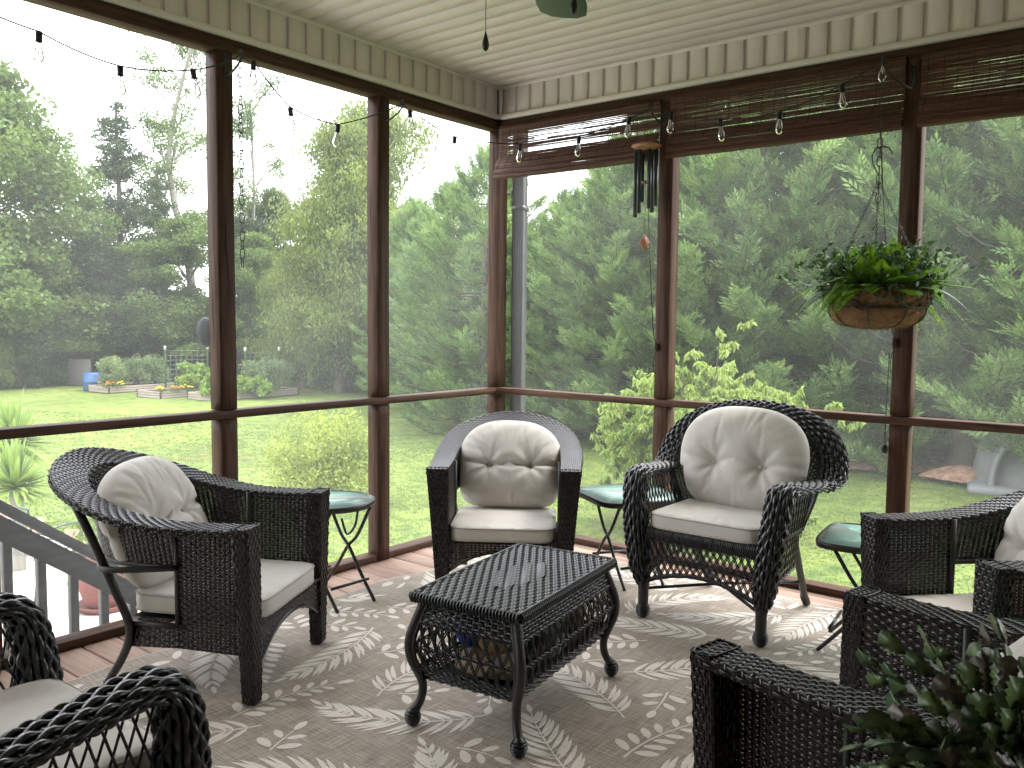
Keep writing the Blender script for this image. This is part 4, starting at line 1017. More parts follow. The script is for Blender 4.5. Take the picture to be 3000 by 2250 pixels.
# ================================================================== GARDEN
GZ = -1.2
def ground():
    m = bpy.data.materials.new('lawn_grass'); m.use_nodes = True; nt = m.node_tree; b = nt.nodes['Principled BSDF']; b.inputs['Roughness'].default_value = .9; b.inputs['Specular IOR Level'].default_value = .1
    tc = nd(nt, 'ShaderNodeTexCoord')
    def nz(s, d=5): n = nd(nt, 'ShaderNodeTexNoise'); n.inputs['Scale'].default_value = s; n.inputs['Detail'].default_value = d; nt.links.new(tc.outputs['Object'], n.inputs['Vector']); return n
    n1, n2, n3 = nz(.35), nz(3.2, 6), nz(26, 4)
    cr = nd(nt, 'ShaderNodeValToRGB'); e = cr.color_ramp.elements; e[0].position = .33; e[0].color = (.085, .140, .040, 1); e[1].position = .68; e[1].color = (.165, .218, .062, 1)
    e3 = cr.color_ramp.elements.new(.40); e3.color = (.115, .165, .045, 1); cr.color_ramp.elements[0].color = (.125, .135, .055, 1); nt.links.new(n1.outputs[0], cr.inputs[0])
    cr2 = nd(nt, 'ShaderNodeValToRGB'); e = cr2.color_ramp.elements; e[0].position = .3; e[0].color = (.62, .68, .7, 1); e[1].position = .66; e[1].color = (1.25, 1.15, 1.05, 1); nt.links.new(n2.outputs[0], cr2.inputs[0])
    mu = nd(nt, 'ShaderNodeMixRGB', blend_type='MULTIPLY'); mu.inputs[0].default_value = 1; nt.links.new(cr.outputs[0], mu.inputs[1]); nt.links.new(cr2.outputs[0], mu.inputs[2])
    cr3 = nd(nt, 'ShaderNodeValToRGB'); e = cr3.color_ramp.elements; e[0].position = .3; e[0].color = (.85, .86, .85, 1); e[1].position = .7; e[1].color = (1.15, 1.12, 1.1, 1); nt.links.new(n3.outputs[0], cr3.inputs[0])
    mu2 = nd(nt, 'ShaderNodeMixRGB', blend_type='MULTIPLY'); mu2.inputs[0].default_value = 1; nt.links.new(mu.outputs[0], mu2.inputs[1]); nt.links.new(cr3.outputs[0], mu2.inputs[2])
    nt.links.new(mu2.outputs[0], b.inputs['Base Color'])
    bm = nd(nt, 'ShaderNodeBump'); bm.inputs['Strength'].default_value = .5; bm.inputs['Distance'].default_value = .04; nt.links.new(n3.outputs[0], bm.inputs['Height']); nt.links.new(bm.outputs[0], b.inputs['Normal'])
    mb = MB()
    xs = np.concatenate([np.linspace(-900, -60, 12), np.linspace(-55, 20, 90), np.linspace(40, 900, 12)]); ys = np.concatenate([np.linspace(-900, -40, 10), np.linspace(-30, 40, 90), np.linspace(60, 900, 10)])
    X, Y = np.meshgrid(xs, ys, indexing='ij'); Z = GZ+.05*np.sin(X*.31+1)*np.sin(Y*.27)*np.exp(-(np.abs(X)+np.abs(Y))/200)
    V = np.stack([X, Y, Z], -1); nu, nv = X.shape; i = np.arange(nu-1)[:, None]; j = np.arange(nv-1)[None]
    mb.add(V, np.stack([i*nv+j, (i+1)*nv+j, (i+1)*nv+j+1, i*nv+j+1], -1).reshape(-1, 4))
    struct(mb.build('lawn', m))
    # grass tufts
    gm = leafmat('grass_blades', (.095, .152, .044), (.178, .232, .070), .3, .6, .15, .5, island=.10)
    rg = np.random.default_rng(4); n = 110000
    # denser near the porch
    d = 5.5+24*rg.random(n)**1.6; th = rg.uniform(-.10, 1.62, n)+PI/2-.12
    px = EYE[0]+d*np.cos(th); py = EYE[1]+d*np.sin(th)
    ok = ((px < -.6) | (py > .5)) & ~((px > -6.9) & (py < -.1)) & (py < 11.6+.35*(px+4)*(px < -4)) ; px, py = px[ok], py[ok]; n = len(px)
    dd = np.hypot(px-EYE[0], py-EYE[1]); z = GZ+.05*np.sin(px*.31+1)*np.sin(py*.27)*np.exp(-(np.abs(px)+np.abs(py))/200)
    V = []; F = []
    for k in range(3):
        a = rg.uniform(0, 2*PI, n); h_ = rg.uniform(.009, .021, n)*(1+dd*.015); wd = .003+.0006*dd; lx, ly = rg.normal(0, .02, (2, n)); ox, oy = rg.normal(0, .02, (2, n))
        V.append(np.stack([np.stack([px+ox-wd*np.cos(a), py+oy-wd*np.sin(a), z-.005], -1), np.stack([px+ox+wd*np.cos(a), py+oy+wd*np.sin(a), z-.005], -1), np.stack([px+ox+lx, py+oy+ly, z+h_], -1)], 1).reshape(-1, 3))
    V = np.concatenate(V); mb = MB(); mb.add(V, np.arange(len(V)).reshape(-1, 3)); tag(mb.build('grass', gm, None, False), 'short mown grass blades covering the near lawn', 'grass', kind='stuff')
    # mulch bed under the conifers
    mm = noisy('pine_mulch', (.13, .070, .045), (.40, .24, .165), .95, 9, detail=8, bump=.8, third=(.25, .145, .10), dist=.03)
    mb = MB(); a = np.arange(160)*2*PI/160
    def blob(cx, cy, rx, ry, ang, z, seed, hgt=0):
        rg = np.random.default_rng(seed); r = 1+sum(.05*np.sin(k*a+rg.uniform(0, 6)) for k in (2, 3, 5, 9))+.01*rg.normal(size=160)
        R = [0, .4, .7, .88, 1.0]; V = []
        for q in R: V.append(np.stack([cx+q*r*(rx*np.cos(a)*math.cos(ang)-ry*np.sin(a)*math.sin(ang)), cy+q*r*(rx*np.cos(a)*math.sin(ang)+ry*np.sin(a)*math.cos(ang)), np.full(160, z+hgt*(1-q*q))], -1))
        i = np.arange(len(R)-1)[:, None]; j = np.arange(160)[None]; mb.add(np.array(V), np.stack([i*160+j, (i+1)*160+j, (i+1)*160+(j+1) % 160, i*160+(j+1) % 160], -1).reshape(-1, 4))
    blob(-1.2, 12.9, 6.6, 2.0, .05, GZ+.075, 3, .08); struct(mb.build('mulch_bed', mm))
    mb = MB(); blob(.80, 11.0, .62, .36, .1, GZ+.10, 5, .22); struct(mb.build('mulch_pile', mm))
    # concrete patio
    pm = noisy('patio_concrete', (.60, .56, .50), (.72, .68, .62), .8, 3, bump=.1, bscale=40)
    mb = MB(); box(mb, -6.6, -.7, -7.5, -.15, GZ-.1, GZ+.09); struct(mb.build('patio', pm, None, False))
    mb = MB(); blob(-7.4, -1.2, 1.0, 1.5, .2, GZ+.06, 7, .1); blob(-4.6, .45, 2.2, .5, .1, GZ+.06, 9, .06); struct(mb.build('flower_bed_soil', mm))
ground()

# ---------- foliage
def leaf_quads(mb, P, N, size, rg, aspect=.5, fold=0.0, droop=None):
    """rhombus leaves at P with long axis N"""
    n = len(P); r = rg.normal(size=(n, 3)); A = N/np.linalg.norm(N, axis=1)[:, None]; B = np.cross(A, r); B /= np.linalg.norm(B, axis=1)[:, None]+1e-9
    s = np.broadcast_to(size, (n,))[:, None]
    up = np.cross(A, B)*fold
    V = np.stack([P-A*s*.5, P+B*s*aspect*.5-A*s*.05+up*s, P+A*s*.5, P-B*s*aspect*.5-A*s*.05+up*s], 1).reshape(-1, 3)
    i = np.arange(n)*4
    if fold: mb.add(V, np.concatenate([np.stack([i, i+1, i+2], -1), np.stack([i, i+2, i+3], -1)]))
    else: mb.add(V, np.stack([i, i+1, i+2, i+3], -1))
def limb_mesh(segs, seg=6):
    mb = MB()
    for P, r in segs: tube(mb, P, r, seg, False)
    return mb
def tree_parts(kind, seed):
    """unit-ish tree meshes, 10 m tall: returns (trunk mesh, crown mesh)"""
    rg = np.random.default_rng(seed); limbs = []; cr = MB()
    BARK = bpy.data.materials.get('tree_bark') or noisy('tree_bark', (.05, .04, .032), (.13, .11, .09), .9, 6, (6, 6, 1), bump=.6, dist=.02)
    PALE = bpy.data.materials.get('pale_bark') or noisy('pale_bark', (.20, .19, .165), (.34, .32, .28), .9, 6, (6, 6, 1), bump=.4, dist=.02)
    def trunk(H, r0, lean=.3, z0=0):
        P = crom([(0, 0, z0), (rg.normal(0, lean*.3), rg.normal(0, lean*.3), H*.3), (rg.normal(0, lean), rg.normal(0, lean), H*.65), (rg.normal(0, lean), rg.normal(0, lean), H)], 16)
        limbs.append((P, np.linspace(r0, .03, 16))); return P
    if kind in ('broad', 'tall', 'willow'):
        H = 9.6; T = trunk(H*.9, .20 if kind != 'tall' else .15, .35)
        nb = {'broad': 46, 'tall': 30, 'willow': 60}[kind]; cl = []
        for k in range(nb):
            f = {'broad': rg.uniform(.15, 1), 'tall': rg.uniform(.30, 1), 'willow': rg.uniform(.12, 1)}[kind]
            b = np.array([np.interp(f, np.linspace(0, 1, 16), T[:, q]) for q in range(3)]); a = rg.uniform(0, 2*PI)
            prof = {'broad': math.sin(min(1, f*.8+.22)*PI)**.6*2.6, 'tall': (1.9-1.1*abs(f-.62))*rg.uniform(.5, 1), 'willow': math.sin(min(1, f*.80+.20)*PI)**.5*2.5}[kind]
            L = prof*rg.uniform(.6, 1.0); up = {'broad': .5, 'tall': .9, 'willow': .6}[kind]
            e = b+np.array([math.cos(a)*L, math.sin(a)*L, L*up*rg.uniform(.3, 1)+.3]); m_ = (b+e)/2+np.array([0, 0, .12*L])
            limbs.append((crom([b, m_, e], 7), np.linspace(.05*(1-f*.6), .012, 7)))
            for q in range(4 if kind != 'tall' else 3):
                t = rg.uniform(.45, 1.05); c = b+(e-b)*t+rg.normal(0, .28, 3)*(1 if kind != 'tall' else .8); cl.append((c, rg.uniform(.35, .75)*(1 if kind != 'tall' else .72)))
        per = {'broad': 230, 'tall': 330, 'willow': 230}[kind]
        for c, r in cl:
            n = per; d = rg.normal(size=(n, 3)); d /= np.linalg.norm(d, axis=1)[:, None]; rr = r*rg.random(n)**.45
            P = c+d*rr[:, None]*np.array([1.15, 1.15, .75]); 
            N = rg.normal(size=(n, 3))+np.array([0, 0, -.3])
            if kind == 'willow': P[:, 2] -= rg.random(n)**2*.5; N = rg.normal(size=(n, 3))*.5+np.array([0, 0, -1])
            leaf_quads(cr, P, N, rg.uniform(.10, .19, n)*{'broad': .95, 'willow': .95, 'tall': .42}[kind], rg, .62 if kind != 'willow' else .4)
        bark = PALE if kind == 'tall' else BARK
    elif kind == 'cedar':
        T = trunk(9.7, .16, .12); 
        for k in range(120):
            f = rg.uniform(.08, .99); b = np.array([np.interp(f, np.linspace(0, 1, 16), T[:, q]) for q in range(3)]); a = rg.uniform(0, 2*PI)
            L = (2.3*(1-f)**.8+.15)*rg.uniform(.45, 1.1); e = b+np.array([math.cos(a)*L, math.sin(a)*L, L*rg.uniform(.05, .55)])
            limbs.append((crom([b, (b+e)/2-np.array([0, 0, .08*L]), e], 6), np.linspace(.03, .008, 6)))
            n = int(170*L+60); t = rg.random(n)**.6; P = b+(e-b)*t[:, None]+rg.normal(0, 1, (n, 3))*np.array([.17, .17, .11])*(.6+.4*L)
            leaf_quads(cr, P, (e-b)/L+rg.normal(0, .8, (n, 3)), rg.uniform(.08, .17, n), rg, .42)
        bark = BARK
    elif kind == 'shrub_mass':
        for k in range(150):
            a = rg.uniform(0, 2*PI); r = rg.random()**.5; c = np.array([3.4*r*math.cos(a), 2.0*r*math.sin(a), rg.uniform(.3, 9)*(1-.35*r)]); q = rg.uniform(.5, .95)
            n = 230; d = rg.normal(size=(n, 3)); d /= np.linalg.norm(d, axis=1)[:, None]; P = c+d*(q*rg.random(n)**.4)[:, None]; leaf_quads(cr, P, rg.normal(size=(n, 3)), rg.uniform(.11, .2, n), rg, .62)
        trunk(7, .12); bark = BARK
    elif kind == 'cypress':
        T = trunk(6.9, .13, .1)
        # plumes: branch tips curving up, each a stack of flat feathery sprays
        nb = 170
        for k in range(nb):
            f = (k+.5)/nb; f = f**.92; z = .15+6.5*f; a = k*2.399+rg.normal(0, .25)
            Rm = (1.95*(1-f**2.2)**.75+.12)*(.82+.18*min(1, z/1.0)); L = Rm*rg.uniform(.62, 1.12)
            b = np.array([np.interp(f, np.linspace(0, 1, 16), T[:, 0]), np.interp(f, np.linspace(0, 1, 16), T[:, 1]), z-.12*L])
            dirv = np.array([math.cos(a), math.sin(a), 0]); e = b+dirv*L+np.array([0, 0, L*.16+.20+.28*f]); m_ = b+dirv*L*.6+np.array([0, 0, .02])
            if k % 2 == 0: limbs.append((crom([b, m_, e], 6), np.linspace(.022, .006, 6)))
            n = 44+int(22*L); t = rg.uniform(.40, 1.0, n)
            base = (1-t)[:, None]**2*b+2*(t*(1-t))[:, None]*m_+(t**2)[:, None]*e
            tang = 2*(1-t)[:, None]*(m_-b)+2*t[:, None]*(e-m_); tang /= np.linalg.norm(tang, axis=1)[:, None]
            side = np.cross(tang, [0, 0, 1.]); side /= np.linalg.norm(side, axis=1)[:, None]
            s = rg.uniform(-1, 1, n)[:, None]; d = tang*.75+side*s*.85+np.array([0, 0, 1.])*rg.uniform(-.15, .55, (n, 1))+rg.normal(0, .14, (n, 3)); d /= np.linalg.norm(d, axis=1)[:, None]
            base = base+side*s*.10+rg.normal(0, .04, (n, 3)); Ls = rg.uniform(.14, .31, n)*(1-.25*np.abs(s[:, 0]))
            # each spray: an axis with 5 pairs of narrow needles-fronds
            w_ = np.cross(d, rg.normal(size=(n, 3))*.6+np.array([0, 0, 1.])); w_ /= np.linalg.norm(w_, axis=1)[:, None]
            V = []; 
            for q, (tt, ln, sp) in enumerate([(.0, .42, .9), (.0, .42, -.9), (.22, .42, .75), (.22, .42, -.75), (.45, .36, .62), (.45, .36, -.62), (.62, .42, .0)]):
                o_ = base+d*(Ls*tt)[:, None]; dd = d+w_*sp; dd /= np.linalg.norm(dd, axis=1)[:, None]; tip = o_+dd*(Ls*ln)[:, None]
                ww = np.cross(dd, np.cross(w_, d)); ww = w_-dd*(w_*dd).sum(1, keepdims=True) if abs(sp) < .1 else d-dd*(d*dd).sum(1, keepdims=True)
                ww /= np.linalg.norm(ww, axis=1)[:, None]; hw = (Ls*.066)[:, None]
                V.append(np.stack([o_-ww*hw*.5, o_+dd*(Ls*ln*.45)[:, None]-ww*hw, tip, o_+dd*(Ls*ln*.45)[:, None]+ww*hw], 1))
            V = np.stack(V, 1).reshape(-1, 3); cr.add(V, np.arange(len(V)).reshape(-1, 4))
        bark = BARK
    tm = limb_mesh(limbs).mesh('trunk', bark)
    return tm, cr
G = dict(
    broad=leafmat('broadleaf_foliage', (.065, .110, .030), (.135, .20, .055)),
    dark=leafmat('dark_foliage', (.042, .076, .028), (.080, .125, .044), .3),
    bright=leafmat('bright_foliage', (.085, .145, .034), (.15, .225, .055)),
    willow=leafmat('yellow_green_foliage', (.105, .15, .038), (.19, .245, .068), .45),
    cedar=leafmat('cedar_foliage', (.045, .072, .035), (.085, .125, .06), .25),
    cyp=leafmat('cypress_foliage', (.070, .130, .050), (.215, .310, .110), .36, .55, .25, 1.7),
)
MESHES = {}
def get(kind, seed, mat):
    key = (kind, seed)
    if key not in MESHES: MESHES[key] = tree_parts(kind, seed)
    tm, cr = MESHES[key]
    k2 = (kind, seed, mat)
    if k2 not in MESHES: MESHES[k2] = cr.mesh('crown', G[mat], False)
    return tm, MESHES[k2]
def tree(name, label, cat, kind, seed, mat, x, y, H, wscale=1.0, rz=0, group=None, base=10.):
    tm, cm = get(kind, seed, mat)
    t = empty(name, label, cat, (x, y, GZ), rz, group); s = H/base; t.scale = (s*wscale, s*wscale, s)
    inst('trunk', tm, t); inst('crown', cm, t); return t
def px(u, v_base=None, dist=None):
    """direction of a picture column -> ground point at a horizontal distance from the camera position"""
    d = _F+_R*(u*1.3562-1500)/FPX; d = d[:2]/np.linalg.norm(d[:2]); return EYE[0]+d[0]*dist, EYE[1]+d[1]*dist
# back tree line (left to right)
TL = [
 ('broadleaf_tree', 'tall leafy tree cut by the left edge beyond the lawn', 'broad', 1, 'broad', -25, 36, 12.5, 1.15),
 ('broadleaf_tree', 'rounded bright green tree second from the left behind the lawn', 'broad', 2, 'bright', 95, 39, 10.8, .95),
 ('cedar_tree', 'dark pointed cedar standing left of the tall thin tree', 'cedar', 3, 'cedar', 268, 41, 12.2, 1.15),
 ('thin_tree', 'tall thin sparse tree rising above the others behind the dish lamp post', 'tall', 4, 'broad', 412, 40, 17.0, .95),
 ('thin_tree', 'sparse tree with bare pale limbs just right of the dish lamp post', 'tall', 5, 'broad', 545, 41, 14.2, .8),
 ('broadleaf_tree', 'dark rounded tree low between the thin trees and the willowy tree', 'broad', 6, 'dark', 590, 42, 9.2, .9),
 ('cedar_tree', 'small dark cedar in front of the thin tree trunk', 'cedar', 3, 'cedar', 352, 38, 9.0, 1.0),
 ('broadleaf_tree', 'bushy mid green tree behind the raised garden beds', 'broad', 2, 'broad', 385, 37, 7.0, 1.25),
 ('broadleaf_tree', 'soft green tree behind the right end of the garden beds', 'broad', 1, 'broad', 540, 37, 6.6, 1.2),
 ('broadleaf_tree', 'bushy green tree low at the left between the two left trees', 'broad', 6, 'broad', 40, 36, 6.5, 1.3),
 ('broadleaf_tree', 'dark bushy tree low under the pointed cedar', 'broad', 1, 'dark', 215, 38, 6.6, 1.35),
 ('willowy_tree', 'large yellow-green willowy tree left of the corner post', 'willow', 7, 'willow', 735, 31, 10.2, 1.1),
 ('willowy_tree', 'tall yellow-green willowy tree peak seen through the narrow left screen', 'willow', 8, 'willow', 868, 31, 11.2, 1.1),
 ('willowy_tree', 'yellow-green tree in front of the dark rounded tree', 'willow', 8, 'willow', 655, 33, 7.8, .9),
 ('broadleaf_tree', 'dark green tree filling in low behind the willowy trees', 'broad', 6, 'dark', 800, 35, 7.0, 1.4),
]
for nm, lab, k, sd, mt, u, d, H, ws in TL:
    x, y = px(u, dist=d); tree(nm, lab, 'tree', k, sd, mt, x, y, H, ws, sd*1.3+u*.01)
# bushes along the foot of the tree line
BU = [(-40, 35.5, 4.0), (20, 36, 3.6), (110, 37, 4.2), (180, 38.5, 4.6), (250, 39, 4.6), (330, 39, 4.4), (430, 39, 4.6), (520, 38, 4.4), (600, 36, 4.4), (680, 33.5, 4.2), (760, 32, 4.6), (850, 31, 4.6), (905, 29, 4.4)]
for i, (u, d, H) in enumerate(BU):
    x, y = px(u, dist=d)
    lab = ['at the far left edge', 'below the left edge tree', 'beside the left edge tree trunk', 'left of the blue barrel', 'behind the blue barrel and first bed', 'behind the wire trellis', 'behind the dish lamp post', 'behind the large leafed garden plants', 'behind the right garden bed', 'below the yellow-green tree', 'between the two left posts at the lawn edge', 'left of the corner conifer', 'touching the first conifer'][i]
    tree('understory_bush', 'dark green understory bush '+lab, 'bush', 'shrub_mass', 11, 'dark' if i % 3 else 'broad', x, y, H, 1.0+.2*(i % 2), i*1.1, 'understory bushes along the tree line')
# far wood behind everything
def wood_mass():
    rg = np.random.default_rng(31); mb = MB(); n = 60000
    th = rg.uniform(PI*.40, PI*1.12, n); d = rg.uniform(46, 62, n); hmax = 6.2+1.5*np.sin(th*9)+1.2*np.sin(th*23+1)+1*np.sin(th*51)
    z = GZ+rg.random(n)**.9*hmax*(1-.2*rg.random(n)); P = np.stack([EYE[0]+d*np.cos(th), EYE[1]+d*np.sin(th), z], -1)
    leaf_quads(mb, P, rg.normal(size=(n, 3)), rg.uniform(.35, .7, n), rg, .7)
    tag(mb.build('distant_wood', G['dark'], None, False), 'distant dark woodland beyond the garden trees', 'wood', kind='stuff')
wood_mass()
# conifer screen on the right
CY = [(905, 24.5, 5.9), (985, 21.5, 5.9), (1050, 19.8, 6.5), (1140, 19.2, 4.6), (1235, 18.6, 5.3), (1335, 17.8, 6.3), (1450, 17.8, 7.5), (1570, 17.4, 7.9), (1700, 17.2, 8.2), (1835, 17.2, 8.6), (1965, 17.6, 9.0), (2090, 17.0, 9.2), (2235, 19.0, 9.8), (2390, 16, 8.8), (2560, 16, 8.8)]
cl = ['low conifer at the left end of the evergreen row', 'conifer with a pointed tip left of the corner post', 'slim conifer directly behind the corner post', 'lower conifer right of the downspout', 'conifer seen under the short bamboo blind', 'conifer behind the wind chime', 'conifer behind the wind chime post', 'conifer right of the chime post above the light green dogwood', 'conifer in the middle of the right screen', 'conifer left of the hanging fern basket', 'conifer behind the hanging fern basket', 'conifer with a thick dark trunk right of the basket post', 'conifer at the right edge above the grey dog house', 'conifer just beyond the right edge', 'last conifer of the evergreen row to the right']
for i, (u, d, H) in enumerate(CY):
    x, y = px(u, dist=d); tree('cypress_tree', 'feathery green '+cl[i], 'conifer', 'cypress', 40+i % 3, 'cyp', x, y, H, 1.12+.1*((i*7) % 3-1), i*2.1, 'feathery conifers in the evergreen row', 7.)
for i, (u, d, H) in enumerate([(1010, 26, 5.0), (1180, 23.5, 4.9), (1290, 22, 5.6), (1400, 21, 7.0), (1640, 21, 8.4), (1900, 21, 9.0), (2150, 21, 9.4)]):
    x, y = px(u, dist=d); tree('cypress_tree', 'feathery conifer in the second row '+['behind the left end', 'behind the lower conifer', 'behind the short blind', 'behind the chime post', 'behind the middle of the right screen', 'behind the fern basket', 'behind the thick-trunked conifer'][i], 'conifer', 'cypress', 40+(i+1) % 3, 'cyp', x, y, H, 1.25, i*1.7+.5, 'feathery conifers in the second row', 7.)

# ------------------------------------------------------------------ garden things
SOIL = noisy('dark_soil', (.03, .02, .014), (.07, .045, .03), .95, 20, bump=.5)
BEDW = noisy('weathered_timber', (.22, .18, .15), (.38, .32, .27), .8, 3, (1, 6, 20), bump=.3, rvar=.1)
def raised_bed(label, x, y, L, Wd, ang):
    t = empty('raised_bed', label, 'garden bed', (x, y, GZ), ang, 'timber raised garden beds on the lawn')
    for k in range(3):
        z = .01+k*.075
        for (a, b, c, d) in ((0, .035, 0, L), (-Wd-.035, -Wd, 0, L), (-Wd, 0, -.035, 0), (-Wd, 0, L, L+.035)):
            mb = MB(); box(mb, a, b, c, d, z, z+.068, .006); mb.build('timber', BEDW, t, False)
    for cx in (.0, -Wd-.035):
        for cy in (-.035, L):
            mb = MB(); box(mb, cx-.004, cx+.039, cy-.004, cy+.039, 0, .245, .003); mb.build('corner_post', WZ, t, False)
    mb = MB(); box(mb, -Wd, 0, 0, L, .0, .19); mb.build('soil', SOIL, t, False); return t
raised_bed('left timber raised bed planted with tall tomato vines', -25.1, 9.8, 2.5, 1.2, .09)
raised_bed('middle timber raised bed with orange and yellow marigolds', -22.05, 9.95, 2.4, 1.2, .09)
raised_bed('right timber raised bed half hidden by broad squash leaves', -20.2, 10.6, 3.4, 1.2, .05)
TOM = leafmat('tomato_leaves', (.14, .20, .095), (.23, .30, .14), .4)
SQ = leafmat('squash_leaves', (.13, .22, .04), (.21, .31, .07), .4)
LET = leafmat('pale_vegetable_leaves', (.17, .25, .045), (.25, .34, .07), .4)
def bush(name, label, cat, cx, cy, z0, rx, ry, h, n, size, mat, seed, aspect=.5, clumps=26, droop=-.2, stem=True, group=None, fold=0., up=.0, loc_leaf=None):
    rg = np.random.default_rng(seed); t = empty(name, label, cat, (cx, cy, z0), 0, group); mb = MB(); st = MB()
    for k in range(clumps):
        a = rg.uniform(0, 2*PI); r = rg.random()**.5*.8; c = np.array([rx*r*math.cos(a), ry*r*math.sin(a), h*rg.uniform(.18, .86)*(1-.25*r*r)]); q = min(rx, ry, h/2)*rg.uniform(.28, .5)
        m = n//clumps; d = rg.normal(size=(m, 3)); d /= np.linalg.norm(d, axis=1)[:, None]; P = c+d*(q*rg.random(m)**.4)[:, None]; P[:, 2] = np.maximum(P[:, 2], .03)
        leaf_quads(mb, P, rg.normal(size=(m, 3))*.8+d*.5+np.array([0, 0, droop]), rg.uniform(size*.6, size*1.2, m), rg, aspect, fold)
        if k % 2 == 0: tube(st, crom([(rg.normal(0, .04), rg.normal(0, .04), 0), (c[0]*.45, c[1]*.45, c[2]*.5), tuple(c)], 6), np.linspace(.012, .004, 6), 5, False)
    mb.build('foliage', mat, t, False)
    if stem: st.build('stem', bpy.data.materials['tree_bark'], t)
    return t
for i, (dx, dy) in enumerate([(-.6, .45), (-.6, 1.25), (-.6, 2.0)]):
    bush('tomato_plant', ['tall tomato vine at the left end of the left bed', 'tall tomato vine in the middle of the left bed', 'tall tomato vine at the right end of the left bed'][i], 'plant', -25.1+dx, 9.8+dy, GZ+.19, .50, .52, 1.12, 2600, .10, TOM, 60+i, .45, 30)
for i, (dx, dy) in enumerate([(-.35, 2.1), (-.6, 2.85)]):
    bush('tomato_plant', ['big rounded tomato plant in the right bed behind the squash', 'big rounded tomato plant at the right end of the right bed'][i], 'plant', -20.2+dx, 10.6+dy, GZ+.19, .62, .62, 1.15, 3200, .10, TOM, 70+i, .45, 30)
bush('pepper_plant', 'bright leafy plant in the middle raised bed behind the marigolds', 'plant', -22.4, 11.25, GZ+.19, .5, .6, .66, 1500, .12, LET, 80, .55, 18)
bush('squash_plant', 'broad-leaved squash spilling over the left end of the right bed', 'plant', -20.3, 10.9, GZ+.15, .65, .75, .78, 950, .17, SQ, 81, .85, 22, .3)
bush('squash_plant', 'broad-leaved squash in front of the rounded tomato plants', 'plant', -20.0, 12.0, GZ+.1, .6, .7, .66, 850, .17, SQ, 82, .85, 22, .3)
bush('squash_plant', 'broad-leaved plant rising behind the middle raised bed', 'plant', -23.2, 11.9, GZ+.19, .5, .6, 1.0, 800, .17, SQ, 83, .85, 18, .3)
def marigold(label, x, y, z, col, seed):
    m = basic('marigold_'+('orange' if col[1] < .3 else 'yellow'), col, .8, .2); rg = np.random.default_rng(seed); t = empty('marigold_clump', label, 'flower', (x, y, z), 0, 'marigolds in the raised beds')
    mb = MB()
    for k in range(9):
        c = rg.normal(0, 1, 3)*np.array([.08, .12, .03])+np.array([0, 0, .16]); lathe(mb, [(.005, -.02), (.03, -.01), (.038, .008), (.02, .02), (.001, .022)], 7, c, False)
    mb.build('bloom', m, t); mb = MB(); P = rg.normal(0, 1, (220, 3))*np.array([.09, .13, .05])+np.array([0, 0, .08]); leaf_quads(mb, P, rg.normal(size=(220, 3)), .05, rg, .5); mb.build('foliage', G['broad'], t, False)
for i, (x, y, c, l) in enumerate([(-25.15, 9.75, (.75, .18, .01), 'orange marigolds at the left corner of the left bed'), (-24.95, 10.05, (.85, .62, .02), 'yellow marigolds at the near corner of the left bed'), (-22.15, 10.05, (.80, .62, .06), 'pale yellow marigolds at the left corner of the middle bed'),
      (-22.05, 10.45, (.80, .22, .01), 'orange marigolds along the front of the middle bed'), (-22.05, 10.95, (.80, .62, .06), 'pale yellow marigolds right of the orange ones'), (-22.2, 12.2, (.75, .25, .02), 'orange marigold at the right end of the middle bed')]):
    marigold(l, x, y, GZ+.19, c, 90+i)
def trellis(label, x0, y0, x1, y1):
    t = empty('wire_trellis', label, 'trellis'); m = noisy('galvanised_wire', (.14, .18, .155), (.22, .26, .23), .6, 5); wh = basic('white_post_tip', (.5, .5, .48), .6)
    a, b = np.array([x0, y0]), np.array([x1, y1]); n = int(np.linalg.norm(b-a)/.16)
    for k in range(n+1): p = a+(b-a)*k/n; mb = MB(); tube(mb, [(*p, GZ+.25), (*p, GZ+1.45)], .006, 4, False); mb.build('wire', m, t)
    for z in np.arange(.35, 1.5, .16): mb = MB(); tube(mb, [(*a, GZ+z), (*b, GZ+z)], .006, 4, False); mb.build('wire', m, t)
    for p in (a, b):
        mb = MB(); box(mb, p[0]-.02, p[0]+.02, p[1]-.02, p[1]+.02, GZ, GZ+1.5); mb.build('stake', G['dark'], t, False)
        mb = MB(); box(mb, p[0]-.03, p[0]+.03, p[1]-.03, p[1]+.03, GZ+1.5, GZ+1.64); mb.build('stake_tip', wh, t, False)
trellis('wire grid trellis standing right of the tall tomato vines', -23.6, 11.0, -23.2, 12.35)
trellis('wire grid trellis left of the rounded tomato plants', -20.9, 12.3, -20.7, 13.5)
bl = noisy('blue_barrel_plastic', (.02, .075, .19), (.04, .11, .25), .5, 3)
mb = MB(); lathe(mb, [(.27, 0), (.30, .05), (.30, .42), (.31, .45), (.31, .48), (.30, .5), (.30, .85), (.26, .92), (.0, .93)], 20); o = mb.build('barrel', bl); o.scale = (1, 1, .68); o.location = (*px(199, dist=33.5), GZ); tag(o, 'blue plastic barrel left of the tomato vines', 'barrel')
mb = MB(); box(mb, -.45, .45, -.03, .03, 0, 1.0, .01); o = mb.build('garden_board', GREYW, None, False); o.location = (*px(173, dist=36), GZ); o.rotation_euler = (0, 0, .6); tag(o, 'weathered grey board leaning at the tree line left of the barrel', 'board')
YL = leafmat('yellow_green_shrub_leaves', (.17, .24, .05), (.32, .37, .10), .45)
bush('yellow_shrub', 'yellow-green leafy shrub on the lawn behind the round side table', 'shrub', -6.0, 3.35, GZ, .88, .88, 1.34, 12000, .064, YL, 101, .5, 70, .3)
bush('yellow_shrub', 'low pale green plant near the porch below the left screen', 'plant', -1.9, .35, GZ, .45, .45, .55, 1500, .07, LET, 102, .4, 16, .3)
